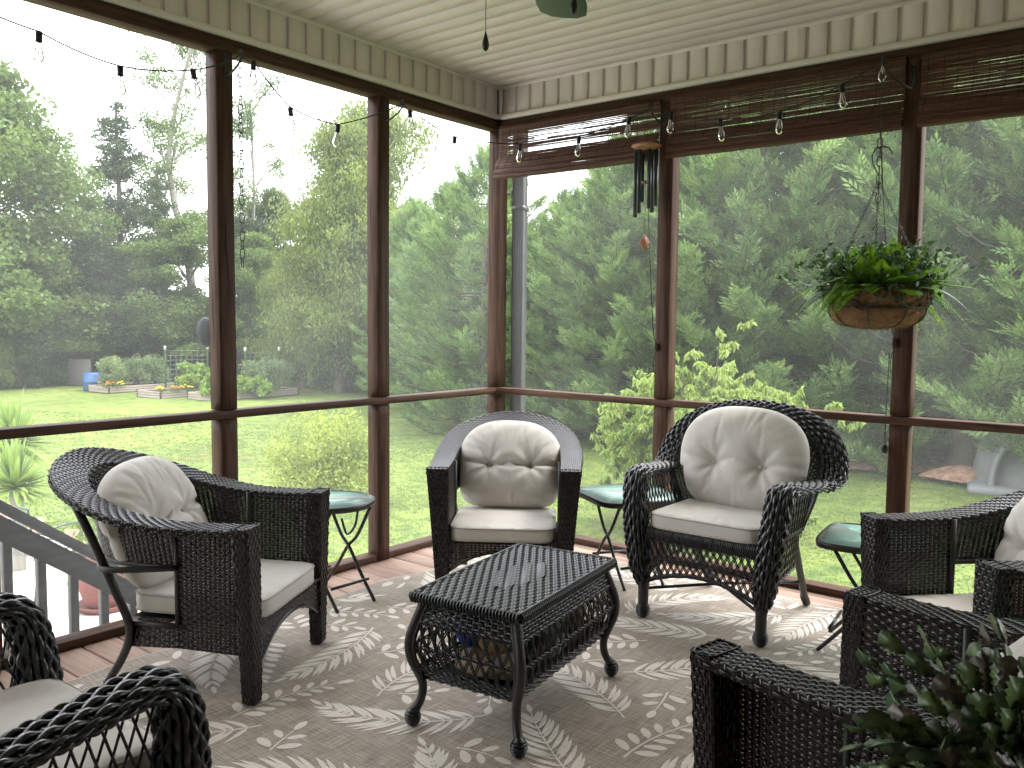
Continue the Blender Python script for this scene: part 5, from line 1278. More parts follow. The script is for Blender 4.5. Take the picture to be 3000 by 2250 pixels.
DG = leafmat('dogwood_leaves', (.17, .25, .06), (.29, .37, .11), .45)
def dogwood():
    rg = np.random.default_rng(12); t = empty('dogwood', 'light green dogwood with drooping leaves outside the right screen', 'tree', (-1.0, 5.15, GZ)); mb = MB(); limbs = MB()
    n = 0
    for k in range(330):
        a = rg.uniform(0, 2*PI); r = rg.random()**.5; z = rg.uniform(.45, 2.0)*(1-.22*r*r); c = np.array([1.20*r*math.cos(a), 1.0*r*math.sin(a), z])
        if k == 0: c = np.array([.20, .0, 2.42])
        if k == 1: c = np.array([1.45, .3, 1.55])
        if k == 2: c = np.array([-.35, 0, 2.1])
        b = np.array([c[0]*.25, c[1]*.25, max(.15, c[2]*.45-.1)]); P = crom([(0, 0, 0), b, c], 10); tube(limbs, P, np.linspace(.022, .004, 10), 5, False)
        for q in range(5):
            tw = c+rg.normal(0, .085, 3); m = 26; f = rg.random(m); d = rg.normal(size=3); d[2] = abs(d[2])*.3; d /= np.linalg.norm(d); Pp = tw+d*f[:, None]*.16
            N = rg.normal(0, .45, (m, 3))+np.array([0, 0, -1.]); leaf_quads(mb, Pp+N*.03, N, rg.uniform(.07, .13, m), rg, .40, .10)
    mb.build('foliage', DG, t, False); limbs.build('stem', bpy.data.materials['tree_bark'], t)
dogwood()
def yucca(label, x, y, ztop, L, seed):
    rg = np.random.default_rng(seed); t = empty('yucca', label, 'plant', (x, y, GZ)); m = bpy.data.materials.get('yucca_blade') or leafmat('yucca_blade', (.13, .22, .05), (.24, .33, .09), .3)
    H = ztop-GZ; mb = MB(); P = crom([(0, 0, 0), (.04, .02, H*.5), (0, 0, H)], 12); tube(mb, P, np.linspace(.07, .055, 12)+.006*np.sin(np.arange(12)*2.1), 10); mb.build('trunk', bpy.data.materials['pale_bark'], t)
    for k in range(150):
        a = rg.uniform(0, 2*PI); el = rg.uniform(-.35, 1.45); d = np.array([math.cos(a)*math.cos(el), math.sin(a)*math.cos(el), math.sin(el)]); l = L*rg.uniform(.75, 1.1)
        n = 6; s = np.linspace(0, 1, n); C0 = np.array([0, 0, H])+d*s[:, None]*l-np.array([0, 0, 1])*(s[:, None]**2)*l*.22*max(.1, math.cos(el)); sd = np.cross(d, [0, 0, 1.]); sd /= np.linalg.norm(sd); wv = .026*np.array([.6, 1, 1, .8, .5, .03])
        mb = MB(); mb.add(np.concatenate([C0-sd*wv[:, None], C0+sd*wv[:, None]]), [(i, i+1, n+i+1, n+i) for i in range(n-1)]); mb.build('blade', m, t, False)
yucca('upper spiky yucca head at the left edge above the rail', -6.30, -.52, .0, .62, 1)
yucca('lower spiky yucca with a thick pale trunk at the left edge', -5.36, -.88, -.30, .55, 2)
# flower bed plants beyond the railing
bush('garden_perennial', 'wispy green perennial with pale flowers beyond the stair railing', 'plant', -5.2, .2, GZ, .7, .5, .75, 2600, .06, LET, 110, .25, 30, .8)
bush('garden_perennial', 'low leafy perennial in the soil bed beside the patio', 'plant', -3.6, .5, GZ, .6, .4, .5, 1500, .06, G['bright'], 111, .4, 20, .5)
# stair railing outside the left screen
def railing():
    t = empty('stair_railing', 'grey painted wooden stair railing descending outside the left screen', 'railing'); x0 = -.3; f = lambda y: .596-.7488*(y+2.877)
    for nm, a, b, w0, w1 in (('top_board', 0, -.052, -.018, .055), ('rail_board', -.064, -.178, 0, .034)):
        mb = MB(); V = []
        for y in (-4.2, -1.35):
            for xx, dz in ((x0-w1, a), (x0-w0, a), (x0-w0, b), (x0-w1, b)): V.append((xx, y, f(y)+dz))
        mb.add(V, [(0, 1, 5, 4), (1, 2, 6, 5), (2, 3, 7, 6), (3, 0, 4, 7), (3, 2, 1, 0), (4, 5, 6, 7)]); mb.build(nm, GREYW, t, False)
    y = -3.95
    while y < -1.4:
        mb = MB(); box(mb, x0-.070, x0-.036, y-.018, y+.018, f(y)-.92, f(y)-.07, .002); mb.build('baluster', GREYW, t, False); y += .1365
    for y in (-4.2, -1.32):
        mb = MB(); box(mb, x0-.09, x0, y-.045, y+.045, max(GZ, f(y)-1.15), f(y)+.03, .004); mb.build('newel_post', GREYW, t, False)
    t2 = struct(empty('stairs', 'grey wooden stairs down to the patio', 'stairs')); del t2['category']
    for k in range(6):
        y = -3.1+.27*k; z = -.19*(k+1); mb = MB(); box(mb, -1.45, -.38, y-.01, y+.27, z-.04, z, .004); mb.build('tread', GREYW, t2, False)
    for xx in (-.40, -1.45):
        mb = MB(); V = [(xx+d, y, z) for d in (0, .04) for y, z in ((-3.3, -.05), (-1.4, -1.2), (-1.75, -1.2), (-3.3, -.33))]; mb.add(V, [(0, 1, 2, 3), (7, 6, 5, 4), (0, 4, 5, 1), (1, 5, 6, 2), (2, 6, 7, 3), (3, 7, 4, 0)]); mb.build('stringer', GREYW, t2, False)
railing()
TER = noisy('terracotta', (.13, .038, .03), (.19, .06, .045), .7, 6, (1, 1, 8), bump=.1)
def pot():
    t = empty('terracotta_pot', 'large terracotta pot on its saucer on the patio beyond the railing', 'pot', (-3.62, -.86, GZ+.09)); mb = MB()
    lathe(mb, [(.0, .03), (.15, .03), (.17, .06), (.21, .18), (.245, .34), (.26, .44), (.275, .45), (.275, .5), (.25, .5), (.24, .44), (.0, .43)], 36); mb.build('pot_body', TER, t)
    mb = MB(); lathe(mb, [(.0, 0), (.20, 0), (.235, .05), (.225, .055), (.19, .015), (0, .015)], 36); mb.build('saucer', TER, t)
    rg = np.random.default_rng(5); mb = MB(); P = rg.normal(0, .12, (260, 3))+np.array([0, 0, .6]); leaf_quads(mb, P, rg.normal(size=(260, 3))+np.array([0, 0, .8]), .11, rg, .4); mb.build('foliage', G['bright'], t, False)
pot()
def patio_chair():
    t = empty('patio_chair', 'dark mesh-backed metal patio chair beyond the stair railing', 'chair', (-4.40, -1.08, GZ+.09), 1.9, 'metal mesh patio chairs'); W_ = .25
    wm = basic('wire_mesh_metal', (.05, .06, .07), .4)
    mb = MB(); tube(mb, crom([(-.25, -W_, .40), (-.30, -W_, .80), (-.31, -W_+.04, .86), (-.31, W_-.04, .86), (-.30, W_, .80), (-.25, W_, .40)], 30), .010, 8); mb.build('back_frame', wm, t)
    for k in range(14):
        mb = MB(); y = -W_+.035+k*(2*W_-.07)/13; tube(mb, [(-.26, y, .42), (-.307, y, .84)], .0018, 4, False); mb.build('back_wire', wm, t)
    for k in range(12):
        mb = MB(); z = .44+k*.034; x = -.26-.047*(z-.42)/.42; tube(mb, [(x, -W_, z), (x, W_, z)], .0018, 4, False); mb.build('back_wire', wm, t)
    mb = MB(); tube(mb, crom([(-.24, -W_, .42), (.22, -W_, .43), (.25, -W_+.04, .43), (.25, W_-.04, .43), (.22, W_, .43), (-.24, W_, .42)], 30), .009, 8); mb.build('seat_frame', wm, t)
    for k in range(12):
        mb = MB(); x = -.22+k*.04; tube(mb, [(x, -W_, .425), (x, W_, .425)], .002, 4, False); mb.build('seat_wire', wm, t)
    for sx, sy in ((1, 1), (1, -1), (-1, 1), (-1, -1)):
        mb = MB(); tube(mb, crom([(.22*sx, W_*sy, .42), (.25*sx, (W_+.01)*sy, .2), (.29*sx, (W_+.02)*sy, .0)], 10), .009, 8); mb.build('leg', wm, t)
    for sy in (1, -1):
        mb = MB(); tube(mb, crom([(-.28, W_*sy, .62), (.10, (W_+.02)*sy, .65), (.24, (W_+.02)*sy, .60), (.22, W_*sy, .43)], 14), .009, 8); mb.build('arm', wm, t)
    return t
pc = patio_chair(); copy_tree(pc, 'dark mesh-backed metal patio chair farther left near the yucca', (-5.6, -1.9, GZ+.09), .5)
# grey dome dog house under the conifers
def dog_house():
    x, y = px(2216, dist=15.2); t = empty('dog_house', 'grey plastic dome dog house with an arched entrance by the mulch at the right edge', 'dog house', (x, y, GZ+.12), math.atan2(EYE[1]-y, EYE[0]-x)+.05)
    t.scale = (1.2, 1.2, 1.2); m = noisy('grey_plastic', (.13, .135, .14), (.18, .185, .19), .6, 4); dk = basic('doorway_shade_grey', (.10, .10, .11), .8, .2)
    mb = MB(); S = lambda u, v: np.stack([-.30+.52*np.cos(u*PI)*np.cos(v*PI/2)**.8, .52*np.sin((u-.5)*PI)*0+.50*np.sin(u*PI*2-PI)*0+.0*u, v], -1)
    a = np.linspace(0, 2*PI, 40); V = []; R = [(.56, 0), (.54, .2), (.50, .42), (.42, .62), (.28, .76), (.12, .82), (.001, .83)]
    lathe(mb, R, 40, (-.35, 0, 0), False); mb.build('dome', m, t)
    mb = MB()  # arched porch tube
    th = np.linspace(0, PI, 22); prof = [(-.02, .36, .72), (.30, .33, .68), (.33, .30, .64), (.30, .265, .60), (-.0, .265, .60)]
    V = []
    for xx, rw, hh in prof:
        for q in th: V.append((xx, rw*math.cos(q)*(1+.12*(1-math.sin(q))), hh*math.sin(q)**.8))
    n = len(th); mb.add(V, [(i*n+j, i*n+j+1, (i+1)*n+j+1, (i+1)*n+j) for i in range(len(prof)-1) for j in range(n-1)]); mb.build('entrance_arch', m, t)
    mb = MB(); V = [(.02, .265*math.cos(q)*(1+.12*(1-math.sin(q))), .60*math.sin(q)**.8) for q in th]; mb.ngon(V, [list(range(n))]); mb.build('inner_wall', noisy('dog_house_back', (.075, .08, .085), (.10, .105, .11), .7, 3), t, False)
    mb = MB(); V = [(.021+.0, .20*1, 0)]; box(mb, .022, .03, -.25, -.19, .0, .44, .002); mb.build('door_shadow_strip', dk, t, False)  # solid dark strip standing in for the shadow at the doorway's side
    mb = MB(); box(mb, -.95, .42, -.60, .60, -.10, .02, .03); mb.build('base', m, t, False)
dog_house()
# thick trunk of the near conifer
x, y = px(2088, dist=16.2); mb = MB(); tube(mb, crom([(x, y, GZ), (x+.05, y, GZ+.7), (x, y+.1, GZ+2.2)], 10), np.linspace(.30, .17, 10)+.03*np.sin(np.arange(10)*1.7), 14, False); tag(mb.build('tree_trunk', bpy.data.materials['tree_bark']), 'thick dark trunk under the conifer left of the dog house', 'trunk')

# ================================================================== SMALL THINGS ON THE PORCH
def link_mesh(L, Wd, r):
    a = np.arange(16)*2*PI/16; P = np.stack([Wd*np.cos(a), 0*a, (L/2-Wd)*np.sign(np.sin(a))*(np.abs(np.sin(a)) > .05)+Wd*np.sin(a)], -1); mb = MB(); tube(mb, P, r, 5, False, True); return mb
LINK = link_mesh(.046, .0105, .0021).mesh('link', IRON); LINK2 = link_mesh(.018, .0045, .0012).mesh('small_link', IRON)
def chain(p0, p1, parent, me=None, pitch=.040, nm='link'):
    me = me or LINK; p0, p1 = np.array(p0, float), np.array(p1, float); d = p1-p0; L = np.linalg.norm(d); n = max(1, int(L/pitch)); q = Vector(d).to_track_quat('Z', 'Y')
    for k in range(n):
        o = bpy.data.objects.new(nm, me); C.objects.link(o); o.parent = parent; o.location = p0+d*(k+.5)/n; o.rotation_mode = 'QUATERNION'
        from mathutils import Quaternion
        o.rotation_quaternion = q @ Quaternion((0, 0, 1), (k % 2)*PI/2+.15)
def hook(label, x, y, dx, dy, z, L=.17):
    t = empty('wall_hook', label, 'hook', (x, y, z), math.atan2(dy, dx), 'black scroll hooks screwed to the posts')
    mb = MB(); box(mb, 0, .004, -.010, .010, -.03, .075, .002); mb.build('back_plate', IRON, t, False)
    mb = MB(); P = crom([(.004, 0, -.02), (.03, 0, -.032), (L*.6, 0, -.012), (L*.86, 0, .012), (L, 0, .034), (L+.010, 0, .052), (L-.006, 0, .064), (L-.022, 0, .054), (L-.016, 0, .040)], 40); tube(mb, P, .0048, 8); mb.build('scroll_arm', IRON, t)
    mb = MB(); tube(mb, [(.002, 0, .055), (.012, 0, .055)], .004, 6); mb.build('screw', METB, t); return t
hook('black scroll hook on the post with the long chain', .0, -2.0015, .99, .06, 2.52, .125)
hook('black scroll hook on the left post nearest the corner', .0, -1.0085, .99, .03, 2.50, .145)
hook('black scroll hook above the wind chime', 1.204, .0, -.12, -.99, 2.50, .155)
hook('black scroll hook holding the fern basket chain', 2.484, .0, -.30, -.95, 2.50, .24)
# left hanging chain
t = empty('hanging_chain', 'long empty black chain hanging from the hook on the left post', 'chain'); chain((.112, -1.995, 2.545), (.112, -1.995, 1.61), t)
# string lights
CORD = basic('black_cord', (.012, .012, .012), .5, .4); SOCK = basic('socket_plastic', (.014, .012, .014), .45, .4)
def socket_meshes():
    mb = MB(); lathe(mb, [(.004, .032), (.010, .030), (.0125, .024), (.0115, .0), (.013, -.002), (.013, -.008), (.010, -.010)], 14); s = mb.mesh('socket', SOCK)
    mb = MB(); lathe(mb, [(.009, -.008), (.010, -.018), (.015, -.038), (.0195, -.058), (.0175, -.072), (.010, -.081), (.001, -.084)], 18, cap=False); b = mb.mesh('bulb', CLEAR)
    mb = MB(); tube(mb, [(0, 0, -.01), (.001, 0, -.035), (-.003, 0, -.055)], .0022, 5); f = mb.mesh('filament', basic('filament_stem', (.7, .7, .68), .3)); return s, b, f
SM, BM, FM = socket_meshes()
def lights(label, pts, bulbs):
    t = empty('string_lights', label, 'string lights'); D = []
    for a, b, sag in pts:
        a, b = np.array(a, float), np.array(b, float); s = np.linspace(0, 1, 14)[:, None]; D.append(a+(b-a)*s-np.array([0, 0, 1])*sag*4*s*(1-s))
    P = np.concatenate([D[0]]+[d[1:] for d in D[1:]]); mb = MB(); tube(mb, P, .0032, 6); mb.build('cable', CORD, t)
    for i, (x, y, z) in enumerate(bulbs):
        s = inst('socket', SM, t, (x, y, z-.030), i*.9); s.rotation_euler = (.10*math.sin(i*2.3), .12*math.cos(i*1.7), i*.9); inst('bulb', BM, s); inst('filament', FM, s)
HL1, HL2, HR1, HR2 = (.115, -1.99, 2.565), (.145, -1.0, 2.545), (1.185, -.150, 2.54), (2.41, -.228, 2.53)
Bl = [(.15, -2.877, 2.425), (.15, -2.571, 2.372), (.16, -2.255, 2.43)]; B2 = [(.17, -1.965, 2.535), (.15, -1.747, 2.375), (.15, -1.463, 2.348)]; B3 = [(.15, -.954, 2.52), (.10, -.54, 2.455)]
B4 = [(.285, -.15, 2.455), (.717, -.15, 2.445)]; B5 = [(1.05, -.15, 2.51), (1.309, -.15, 2.50), (1.596, -.15, 2.425), (1.908, -.15, 2.42), (2.209, -.16, 2.50), (2.395, -.17, 2.59)]
def seg(*P): return [(P[i], P[i+1], .012) for i in range(len(P)-1)]
lights('string of clear bulbs in black sockets along the left screens and corner', seg((.15, -3.6, 2.56), (.15, -3.2, 2.49), *Bl, HL1)+seg(HL1, *B2, HL2)+seg(HL2, B3[0], B3[1], *B4, HR1), Bl+B2+B3+B4)
lights('string of clear bulbs in black sockets across the long bamboo blind', seg(HR1, *B5, (2.41, -.228, 2.535)), B5)
# wind chime
def chime():
    t = empty('wind_chime', 'wind chime with dark metal tubes under a round wooden top and a diamond sail', 'wind chime', (1.150, -.125, 0)); wd = noisy('chime_wood', (.30, .13, .08), (.42, .20, .12), .45, 10, (1, 8, 1)); tm = noisy('dark_green_tube', (.008, .016, .022), (.015, .028, .034), .3, 5, spec=.6)
    mb = MB(); lathe(mb, [(.0, 2.333), (.06, 2.333), (.082, 2.342), (.080, 2.349), (.05, 2.357), (0, 2.36)], 30); mb.build('top_disc', wd, t)
    for k in range(6):
        a = k*PI/3+.35; r = .056; ln = (.30, .33, .27, .36, .345, .32)[k]; mb = MB(); tube(mb, [(r*math.cos(a), r*math.sin(a), 2.318), (r*math.cos(a), r*math.sin(a), 2.318-ln)], .0115, 14); mb.build('chime_tube', tm, t)
        mb = MB(); tube(mb, [(r*math.cos(a), r*math.sin(a), 2.34), (r*math.cos(a), r*math.sin(a), 2.31)], .0012, 4); mb.build('tube_cord', CORD, t)
    mb = MB(); lathe(mb, [(0, 2.14), (.022, 2.14), (.022, 2.152), (0, 2.152)], 16); mb.build('striker', wd, t)
    mb = MB(); tube(mb, [(0, 0, 2.34), (0, 0, 1.86)], .0012, 4); tube(mb, [(0, 0, 2.36), (-.01, -.003, 2.44), (-.035, -.01, 2.535)], .0014, 4); mb.build('cord', CORD, t)
    mb = MB(); c, s = math.cos(.75), math.sin(.75); V = [(x*c-y*s, x*s+y*c, z) for y in (-.003, .003) for x, z in ((0, 1.865), (.032, 1.82), (.004, 1.77), (-.030, 1.815))]; mb.add(V, [(0, 1, 2, 3), (7, 6, 5, 4), (0, 4, 5, 1), (1, 5, 6, 2), (2, 6, 7, 3), (3, 7, 4, 0)]); mb.build('sail', wd, t, False)
chime()
def cleat(label, x, y0, z, ztop, xt):
    t = empty('blind_cord', label, 'cord'); rope = basic('brown_cord', (.05, .025, .018), .8) if 'brown_cord' not in bpy.data.materials else bpy.data.materials['brown_cord']
    for d in (0, .006): mb = MB(); tube(mb, crom([(xt+d, -.03, ztop), (xt+.35*(x-xt), -.035, ztop-.40*(ztop-z)), (x-.02+d*.5, -.028, z+.12), (x, -.020, z+.02)], 20), .0017, 5); mb.build('cord_strand', rope, t)
    mb = MB(); a = np.arange(16)*2*PI/16
    for k in range(4): tube(mb, np.stack([x+.006*np.cos(a)+.002*k-.004, np.full(16, -.014-.002*k), z+(.030-.004*k)*np.sin(a)], -1), .002, 5, False, True)
    mb.build('cord_coil', rope, t); mb = MB(); tube(mb, crom([(x, -.018, z-.02), (x-.015, -.02, z-.09), (x-.010, -.016, z-.15)], 10), .002, 5); mb.build('cord_end', rope, t)
    mb = MB(); box(mb, x-.005, x+.005, -.016, 0, z-.02, z+.02, .002); mb.build('cleat_body', METB, t, False)
cleat('thin brown blind cord tied to the wind chime post', 1.180, 0, 1.235, 2.30, 1.10)
cleat('thin brown blind cord tied to the fern basket post', 2.452, 0, 1.29, 2.30, 2.35)
mb = MB(); tube(mb, [(2.430, -.012, 1.24), (2.428, -.02, .95), (2.427, -.014, .80)], .0022, 5); lathe(mb, [(.0, .01), (.012, .008), (.016, -.01), (.012, -.03), (0, -.034)], 10, (2.427, -.016, .79)); tag(mb.build('cord_tassel', METB), 'cord weight hanging beside the basket post below the rail', 'weight')
# fern basket
def fern_basket():
    bx, by = 2.425, -.245; t = empty('hanging_basket', 'coco-lined wire hanging basket with scrollwork on the right post', 'hanging basket', (bx, by, 0))
    coco = noisy('coco_fibre', (.15, .08, .038), (.36, .205, .10), .95, 40, detail=10, bump=1.0, dist=.02)
    a = np.arange(64)*2*PI/64; prof = [(.222, 1.548), (.219, 1.50), (.205, 1.468), (.190, 1.455), (.193, 1.435), (.178, 1.40), (.14, 1.372), (.06, 1.362), (0, 1.361)]
    P = crom([(r, z) for r, z in prof], 36); V = []; 
    for r, z in P:
        lobe = 1+.025*np.abs(np.sin(a*4))*(z < 1.46)+.012*np.sin(a*9+z*60)+RNG.normal(0, .006, 64); V.append(np.stack([r*lobe*np.cos(a), r*lobe*np.sin(a), np.full(64, z)+RNG.normal(0, .0015, 64)], -1))
    i = np.arange(35)[:, None]; j = np.arange(64)[None]; mb = MB(); mb.add(np.array(V), np.stack([i*64+j, i*64+(j+1) % 64, (i+1)*64+(j+1) % 64, (i+1)*64+j], -1).reshape(-1, 4)); mb.build('coco_liner', coco, t)
    mb = MB()  # stray fibres
    n = 3200; aa = RNG.uniform(0, 2*PI, n); k = RNG.integers(2, 34, n); Pn = np.stack([P[k, 0]*np.cos(aa), P[k, 0]*np.sin(aa), P[k, 1]], -1); leaf_quads(mb, Pn*np.array([1.03, 1.03, 1]), RNG.normal(size=(n, 3))+Pn*np.array([3, 3, 0]), .034, RNG, .06); mb.build('loose_fibre', coco, t, False, kind='stuff')
    def ring(r, z, rr, nm): mb = MB(); tube(mb, np.stack([r*np.cos(a), r*np.sin(a), np.full(64, z)], -1), rr, 6, False, True); mb.build(nm, IRON, t)
    ring(.226, 1.550, .0035, 'rim_wire'); ring(.203, 1.452, .003, 'waist_wire'); ring(.10, 1.366, .003, 'base_wire')
    for k in range(8):
        a0 = k*PI/4+.1; W_ = .36; rr = lambda z: np.interp(z, [1.36, 1.40, 1.45, 1.50, 1.55], [.12, .19, .208, .225, .228])
        for sg in (1, -1):
            pts = [(0, 1.452), (.55*sg, 1.475), (.98*sg, 1.51), (.85*sg, 1.538), (.5*sg, 1.536), (.30*sg, 1.518), (.38*sg, 1.500), (.58*sg, 1.504), (.62*sg, 1.518)]; q = crom(pts, 36); an = a0+q[:, 0]*W_; r = rr(q[:, 1])+.003
            mb = MB(); tube(mb, np.stack([(r+.003)*np.cos(an), (r+.003)*np.sin(an), q[:, 1]], -1), .0036, 5); mb.build('scroll_wire', IRON, t)
        q = crom([(.205, 1.452), (.192, 1.41), (.15, 1.375), (.09, 1.363)], 14); mb = MB(); tube(mb, np.stack([(q[:, 0]+.005)*math.cos(a0), (q[:, 0]+.005)*math.sin(a0), q[:, 1]], -1), .003, 5); mb.build('rib_wire', IRON, t)
    mb = MB(); box(mb, -.001, .001, -.001, .001, 1.5, 1.501); 
    mb = MB(); lathe(mb, [(0, 1.535), (.215, 1.53)], 30, cap=False); mb.build('potting_soil', SOIL, t)
    # chains
    c0 = (-.018, .015, 2.535); mb = MB()
    chain(c0, (-.010, 0, 1.885), t); top = np.array([-.012, 0, 2.02])
    mb = MB(); tube(mb, crom([(-.045, 0, 2.135), (-.03, 0, 2.165), (.0, 0, 2.172), (.03, 0, 2.16), (.042, 0, 2.13)], 16), .0028, 6); tube(mb, crom([(-.045, 0, 2.135), (-.035, 0, 2.09), (-.012, 0, 2.045), (-.012, 0, 2.02)], 14), .0028, 6); mb.build('chain_hook', IRON, t)
    for k in range(3):
        an = .1+k*2*PI/3+3.9; chain(top, (.226*math.cos(an), .226*math.sin(an), 1.552), t, LINK2, .0135, 'small_link')
    # ferns, a plant of their own
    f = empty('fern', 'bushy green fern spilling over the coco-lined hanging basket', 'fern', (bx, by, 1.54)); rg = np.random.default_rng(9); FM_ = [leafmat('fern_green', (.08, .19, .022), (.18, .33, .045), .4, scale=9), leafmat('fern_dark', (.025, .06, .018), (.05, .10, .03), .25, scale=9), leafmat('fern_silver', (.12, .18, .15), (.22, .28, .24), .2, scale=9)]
    for k in range(240):
        a0 = rg.uniform(0, 2*PI); el = rg.uniform(.05, 1.5); L = rg.uniform(.18, .32)*(1.0 if el < .6 else .75); r0 = rg.uniform(.02, .18); n = 18; s = np.linspace(0, 1, n)
        d = np.array([math.cos(a0)*math.cos(el), math.sin(a0)*math.cos(el), math.sin(el)]); Pp = np.array([r0*math.cos(a0), r0*math.sin(a0), -.02+.05*(1-r0/.18)])+d*s[:, None]*L-np.array([0, 0, 1])*(s**2)[:, None]*L*((.75 if abs(math.cos(a0-.67)) > .72 else .22)*math.cos(el)+.05)
        T = np.gradient(Pp, axis=0); T /= np.linalg.norm(T, axis=1)[:, None]; sd = np.cross(T, [0, 0, 1.]); sd /= np.linalg.norm(sd, axis=1)[:, None]; nn = np.cross(sd, T)
        mb = MB(); wl = .056*np.sin((s*.86+.1)*PI)**.8*(1.1-s*.6); V = []
        tube(mb, Pp[::3], .0009, 4, False)
        for sg in (1, -1):
            for h_ in (0, .5):
                base = Pp+T*(L/n*h_); tip = base+sd*sg*wl[:, None]+T*wl[:, None]*.45-nn*wl[:, None]*.12; w2 = T*(L/n)*.36
                mid = base+(tip-base)*.5
                V.append(np.stack([base-w2*.6, mid-w2, tip, mid+w2], 1))
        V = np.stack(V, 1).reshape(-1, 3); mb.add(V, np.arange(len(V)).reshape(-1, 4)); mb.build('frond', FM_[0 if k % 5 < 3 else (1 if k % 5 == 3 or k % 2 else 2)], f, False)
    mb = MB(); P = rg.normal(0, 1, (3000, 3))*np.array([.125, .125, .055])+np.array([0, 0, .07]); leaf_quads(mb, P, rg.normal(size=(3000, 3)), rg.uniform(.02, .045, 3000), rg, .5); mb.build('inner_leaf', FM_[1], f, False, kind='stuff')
fern_basket()
# ceiling fan
def fan():
    cx, cy = 2.13, -2.42; t = empty('ceiling_fan', 'green-bladed ceiling fan with beaded pull chains above the rug', 'ceiling fan', (cx, cy, 0)); gm = noisy('green_blade_paint', (.035, .075, .050), (.055, .10, .07), .45, 6); mtl = basic('fan_metal', (.03, .05, .04), .35)
    mb = MB(); lathe(mb, [(0, 2.867), (.07, 2.867), (.065, 2.82), (.02, 2.80), (.014, 2.79), (.014, 2.70), (.06, 2.69), (.12, 2.64), (.13, 2.56), (.11, 2.50), (.06, 2.47), (.05, 2.42), (.075, 2.40), (.06, 2.36), (0, 2.34)], 32); mb.build('motor_housing', mtl, t)
    for k in range(5):
        a = math.radians(120)+k*2*PI/5; c, s = math.cos(a), math.sin(a)
        out = [(.17, -.055), (.30, -.075), (.55, -.085), (.62, -.078), (.655, -.045), (.66, 0), (.655, .045), (.62, .078), (.55, .085), (.30, .075), (.17, .055)]
        V = [(x*c-y*s, x*s+y*c, 2.425+y*.12+dz) for dz in (0, -.008) for x, y in out]; n = len(out); mb = MB(); mb.ngon(V, [list(range(n)), list(range(n, 2*n))[::-1]]+[[i, n+i, n+(i+1) % n, (i+1) % n] for i in range(n)]); b_ = mb.build('blade', gm, t, False)
        mb = MB(); tube(mb, [(.10*c, .10*s, 2.50), (.16*c, .16*s, 2.435), (.25*c, .25*s, 2.419)], .010, 8); mb.build('blade_arm', mtl, t)
    bead = MB(); lathe(bead, [(0, .0016), (.0013, .001), (.0016, 0), (.0013, -.001), (0, -.0016)], 6); 
    for (x, y, z0, zb) in ((2.04, -2.55, 2.36, 2.137), (2.315, -2.54, 2.37, 2.178)):
        pc_ = empty('pull_chain', 'p', 'p'); del pc_['category']; del pc_['label']; pc_.parent = t; mb = MB(); z = z0+.0
        while z > zb: mb.merge(bead, Matrix.Translation((x-cx, y-cy, z))); z -= .0042
        tube(mb, [(x-cx, y-cy, z0), (x-cx, y-cy, zb)], .0005, 4, False); mb.build('bead_chain', METB, pc_)
        mb = MB(); tube(mb, [(x-cx, y-cy, z0), ((x-cx)*.5, (y-cy)*.5, z0+.02)], .002, 5); mb.build('chain_guide', mtl, pc_)
        mb = MB(); lathe(mb, [(.001, .036), (.0035, .026), (.0085, .008), (.0095, -.002), (.007, -.012), (.001, -.017)], 14, (x-cx, y-cy, zb-.034)); mb.build('pull_knob', METB, pc_)
fan()
# black dish lamp outside the left post
t = empty('dish_lamp', 'black dish lamp fixed outside the left post', 'lamp', (-.100, -2.012, 1.305)); mb = MB(); Mx = Matrix.Rotation(-PI/2, 4, 'Y') @ Matrix.Identity(4)
t.scale = (.60, .60, .95); m2 = MB(); lathe(m2, [(.005, .02), (.03, .025), (.055, .05), (.072, .09), (.078, .125), (.075, .127), (.066, .092), (.05, .058), (.0, .035)], 26, cap=False); mb.merge(m2, Matrix.Rotation(.45, 4, 'X') @ Mx); mb.build('dish', noisy('gloss_black', (.006, .006, .007), (.009, .009, .011), .5, 3, spec=.12), t)
mb = MB(); tube(mb, [(.01, .03, 0), (-.03, 0, 0)], .014, 8); mb.build('bracket', METB, t)
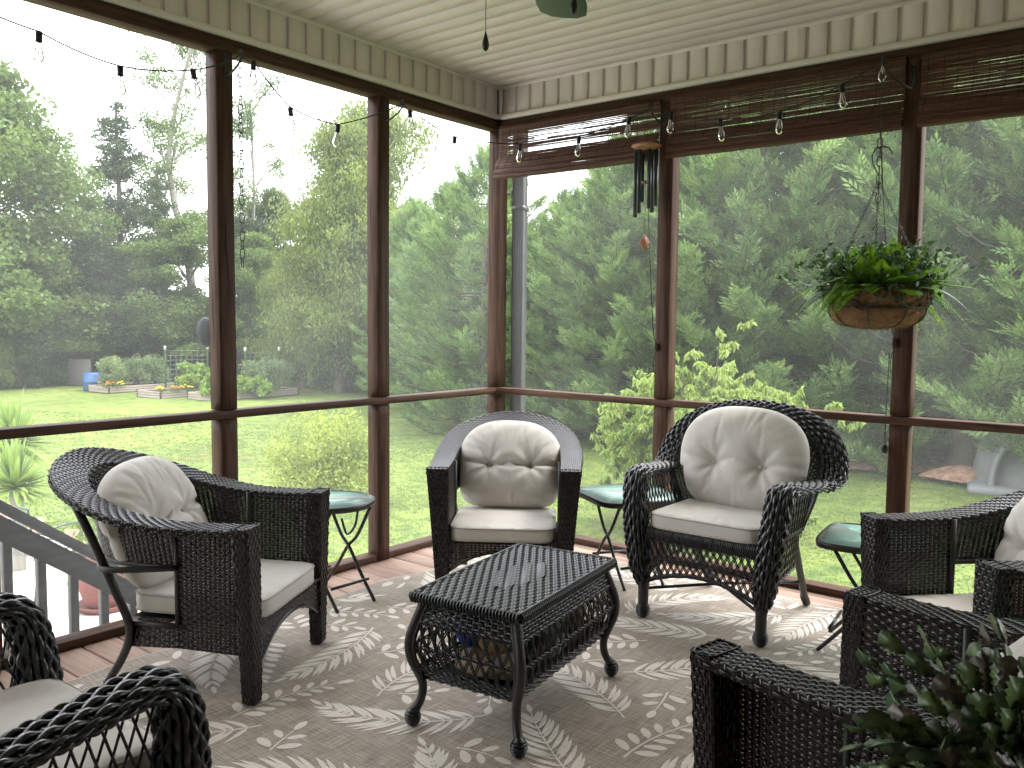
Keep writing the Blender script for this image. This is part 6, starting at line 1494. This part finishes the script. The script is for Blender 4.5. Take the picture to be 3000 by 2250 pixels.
# leafy holiday cactus on a stand at the lower right
def cactus():
    cx, cy = 3.43, -2.875; H0 = .60
    t = empty('plant_stand', 'dark plant stand hidden under the leafy plant at the lower right', 'plant stand', (cx, cy, .010)); mb = MB(); lathe(mb, [(0, .42), (.15, .42), (.15, .44), (0, .44)], 28); mb.build('stand_top', METB, t)
    for k in range(4):
        a = k*PI/2+.4; mb = MB(); tube(mb, [(.13*math.cos(a), .13*math.sin(a), .42), (.15*math.cos(a), .15*math.sin(a), 0)], .010, 8); mb.build('leg', METB, t)
    p = empty('plant_pot', 'dark glazed plant pot under the leafy plant at the lower right', 'pot', (cx, cy, .452)); mb = MB(); lathe(mb, [(0, 0), (.085, 0), (.12, .16), (.13, .17), (.13, .19), (.115, .19), (.105, .16), (0, .15)], 30); mb.build('pot_body', noisy('glazed_pot', (.03, .02, .02), (.06, .04, .04), .25, 4), p)
    f = empty('holiday_cactus', 'leafy dark green and purplish holiday cactus with toothed segments at the lower right', 'plant', (cx, cy, H0)); rg = np.random.default_rng(14)
    def cm(nm, c1, c2, em=0): return noisy(nm, c1, c2, .33, 22, spec=.5, island=.35, pos=(.3, .7), bump=.15, dist=.004)
    mats = [cm('cactus_dark', (.025, .055, .020), (.06, .105, .036)), cm('cactus_mid', (.05, .09, .028), (.11, .16, .05)), cm('cactus_purple', (.075, .060, .050), (.14, .11, .09)), cm('cactus_grey', (.16, .19, .16), (.24, .26, .22))]
    half = [(0, .04), (.14, .16), (.24, .38), (.33, .30), (.42, .50), (.53, .38), (.64, .58), (.75, .42), (.86, .56), (.93, .30), (1.0, .10)]
    def seg_mb():
        pts = [(x, y) for x, y in half]+[(x, -y) for x, y in half[::-1][:-1]]; n = len(pts); V = []
        for (x, y) in pts: V.append((x, y*.56, .05*abs(y)))
        for z in (.018, -.018): V.append((.5, 0, z))
        a, b = n, n+1
        F = [(i, (i+1) % n, a) for i in range(n)]+[((i+1) % n, i, b) for i in range(n)]; mb = MB(); mb.add(V, F); return mb
    sm = seg_mb(); meshes = [sm.mesh('segment', m) for m in mats]
    for k in range(235):
        a0 = rg.uniform(0, 2*PI); el = rg.uniform(-.1, 1.3); p_ = np.array([.05*math.cos(a0), .05*math.sin(a0), .07]); d = np.array([math.cos(a0)*math.cos(el), math.sin(a0)*math.cos(el), math.sin(el)]); st = empty('stem_chain', 's', 's'); del st['category']; del st['label']; st.parent = f
        ns = rg.integers(3, 7); roll = rg.uniform(0, PI)
        for q in range(ns):
            L = rg.uniform(.044, .064); x = Vector(d); zz = Vector(rg.normal(size=3)); zz = (zz-x*zz.dot(x)).normalized() if q == 0 or rg.random() < .3 else (zold-x*zold.dot(x)).normalized(); zold = zz; y = zz.cross(x)
            o = bpy.data.objects.new('segment', meshes[int(rg.choice(4, p=[.48, .32, .13, .07] if q < ns-1 else [.25, .4, .25, .10]))]); C.objects.link(o); o.parent = st
            Mq = Matrix.Identity(4)
            for r_ in range(3): Mq[r_][0], Mq[r_][1], Mq[r_][2], Mq[r_][3] = x[r_]*L, y[r_]*L, zz[r_]*L, p_[r_]
            o.matrix_local = Mq; p_ = p_+d*L*.96; d = d+rg.normal(0, .16, 3)+np.array([0, 0, -.20]); d /= np.linalg.norm(d)
cactus()
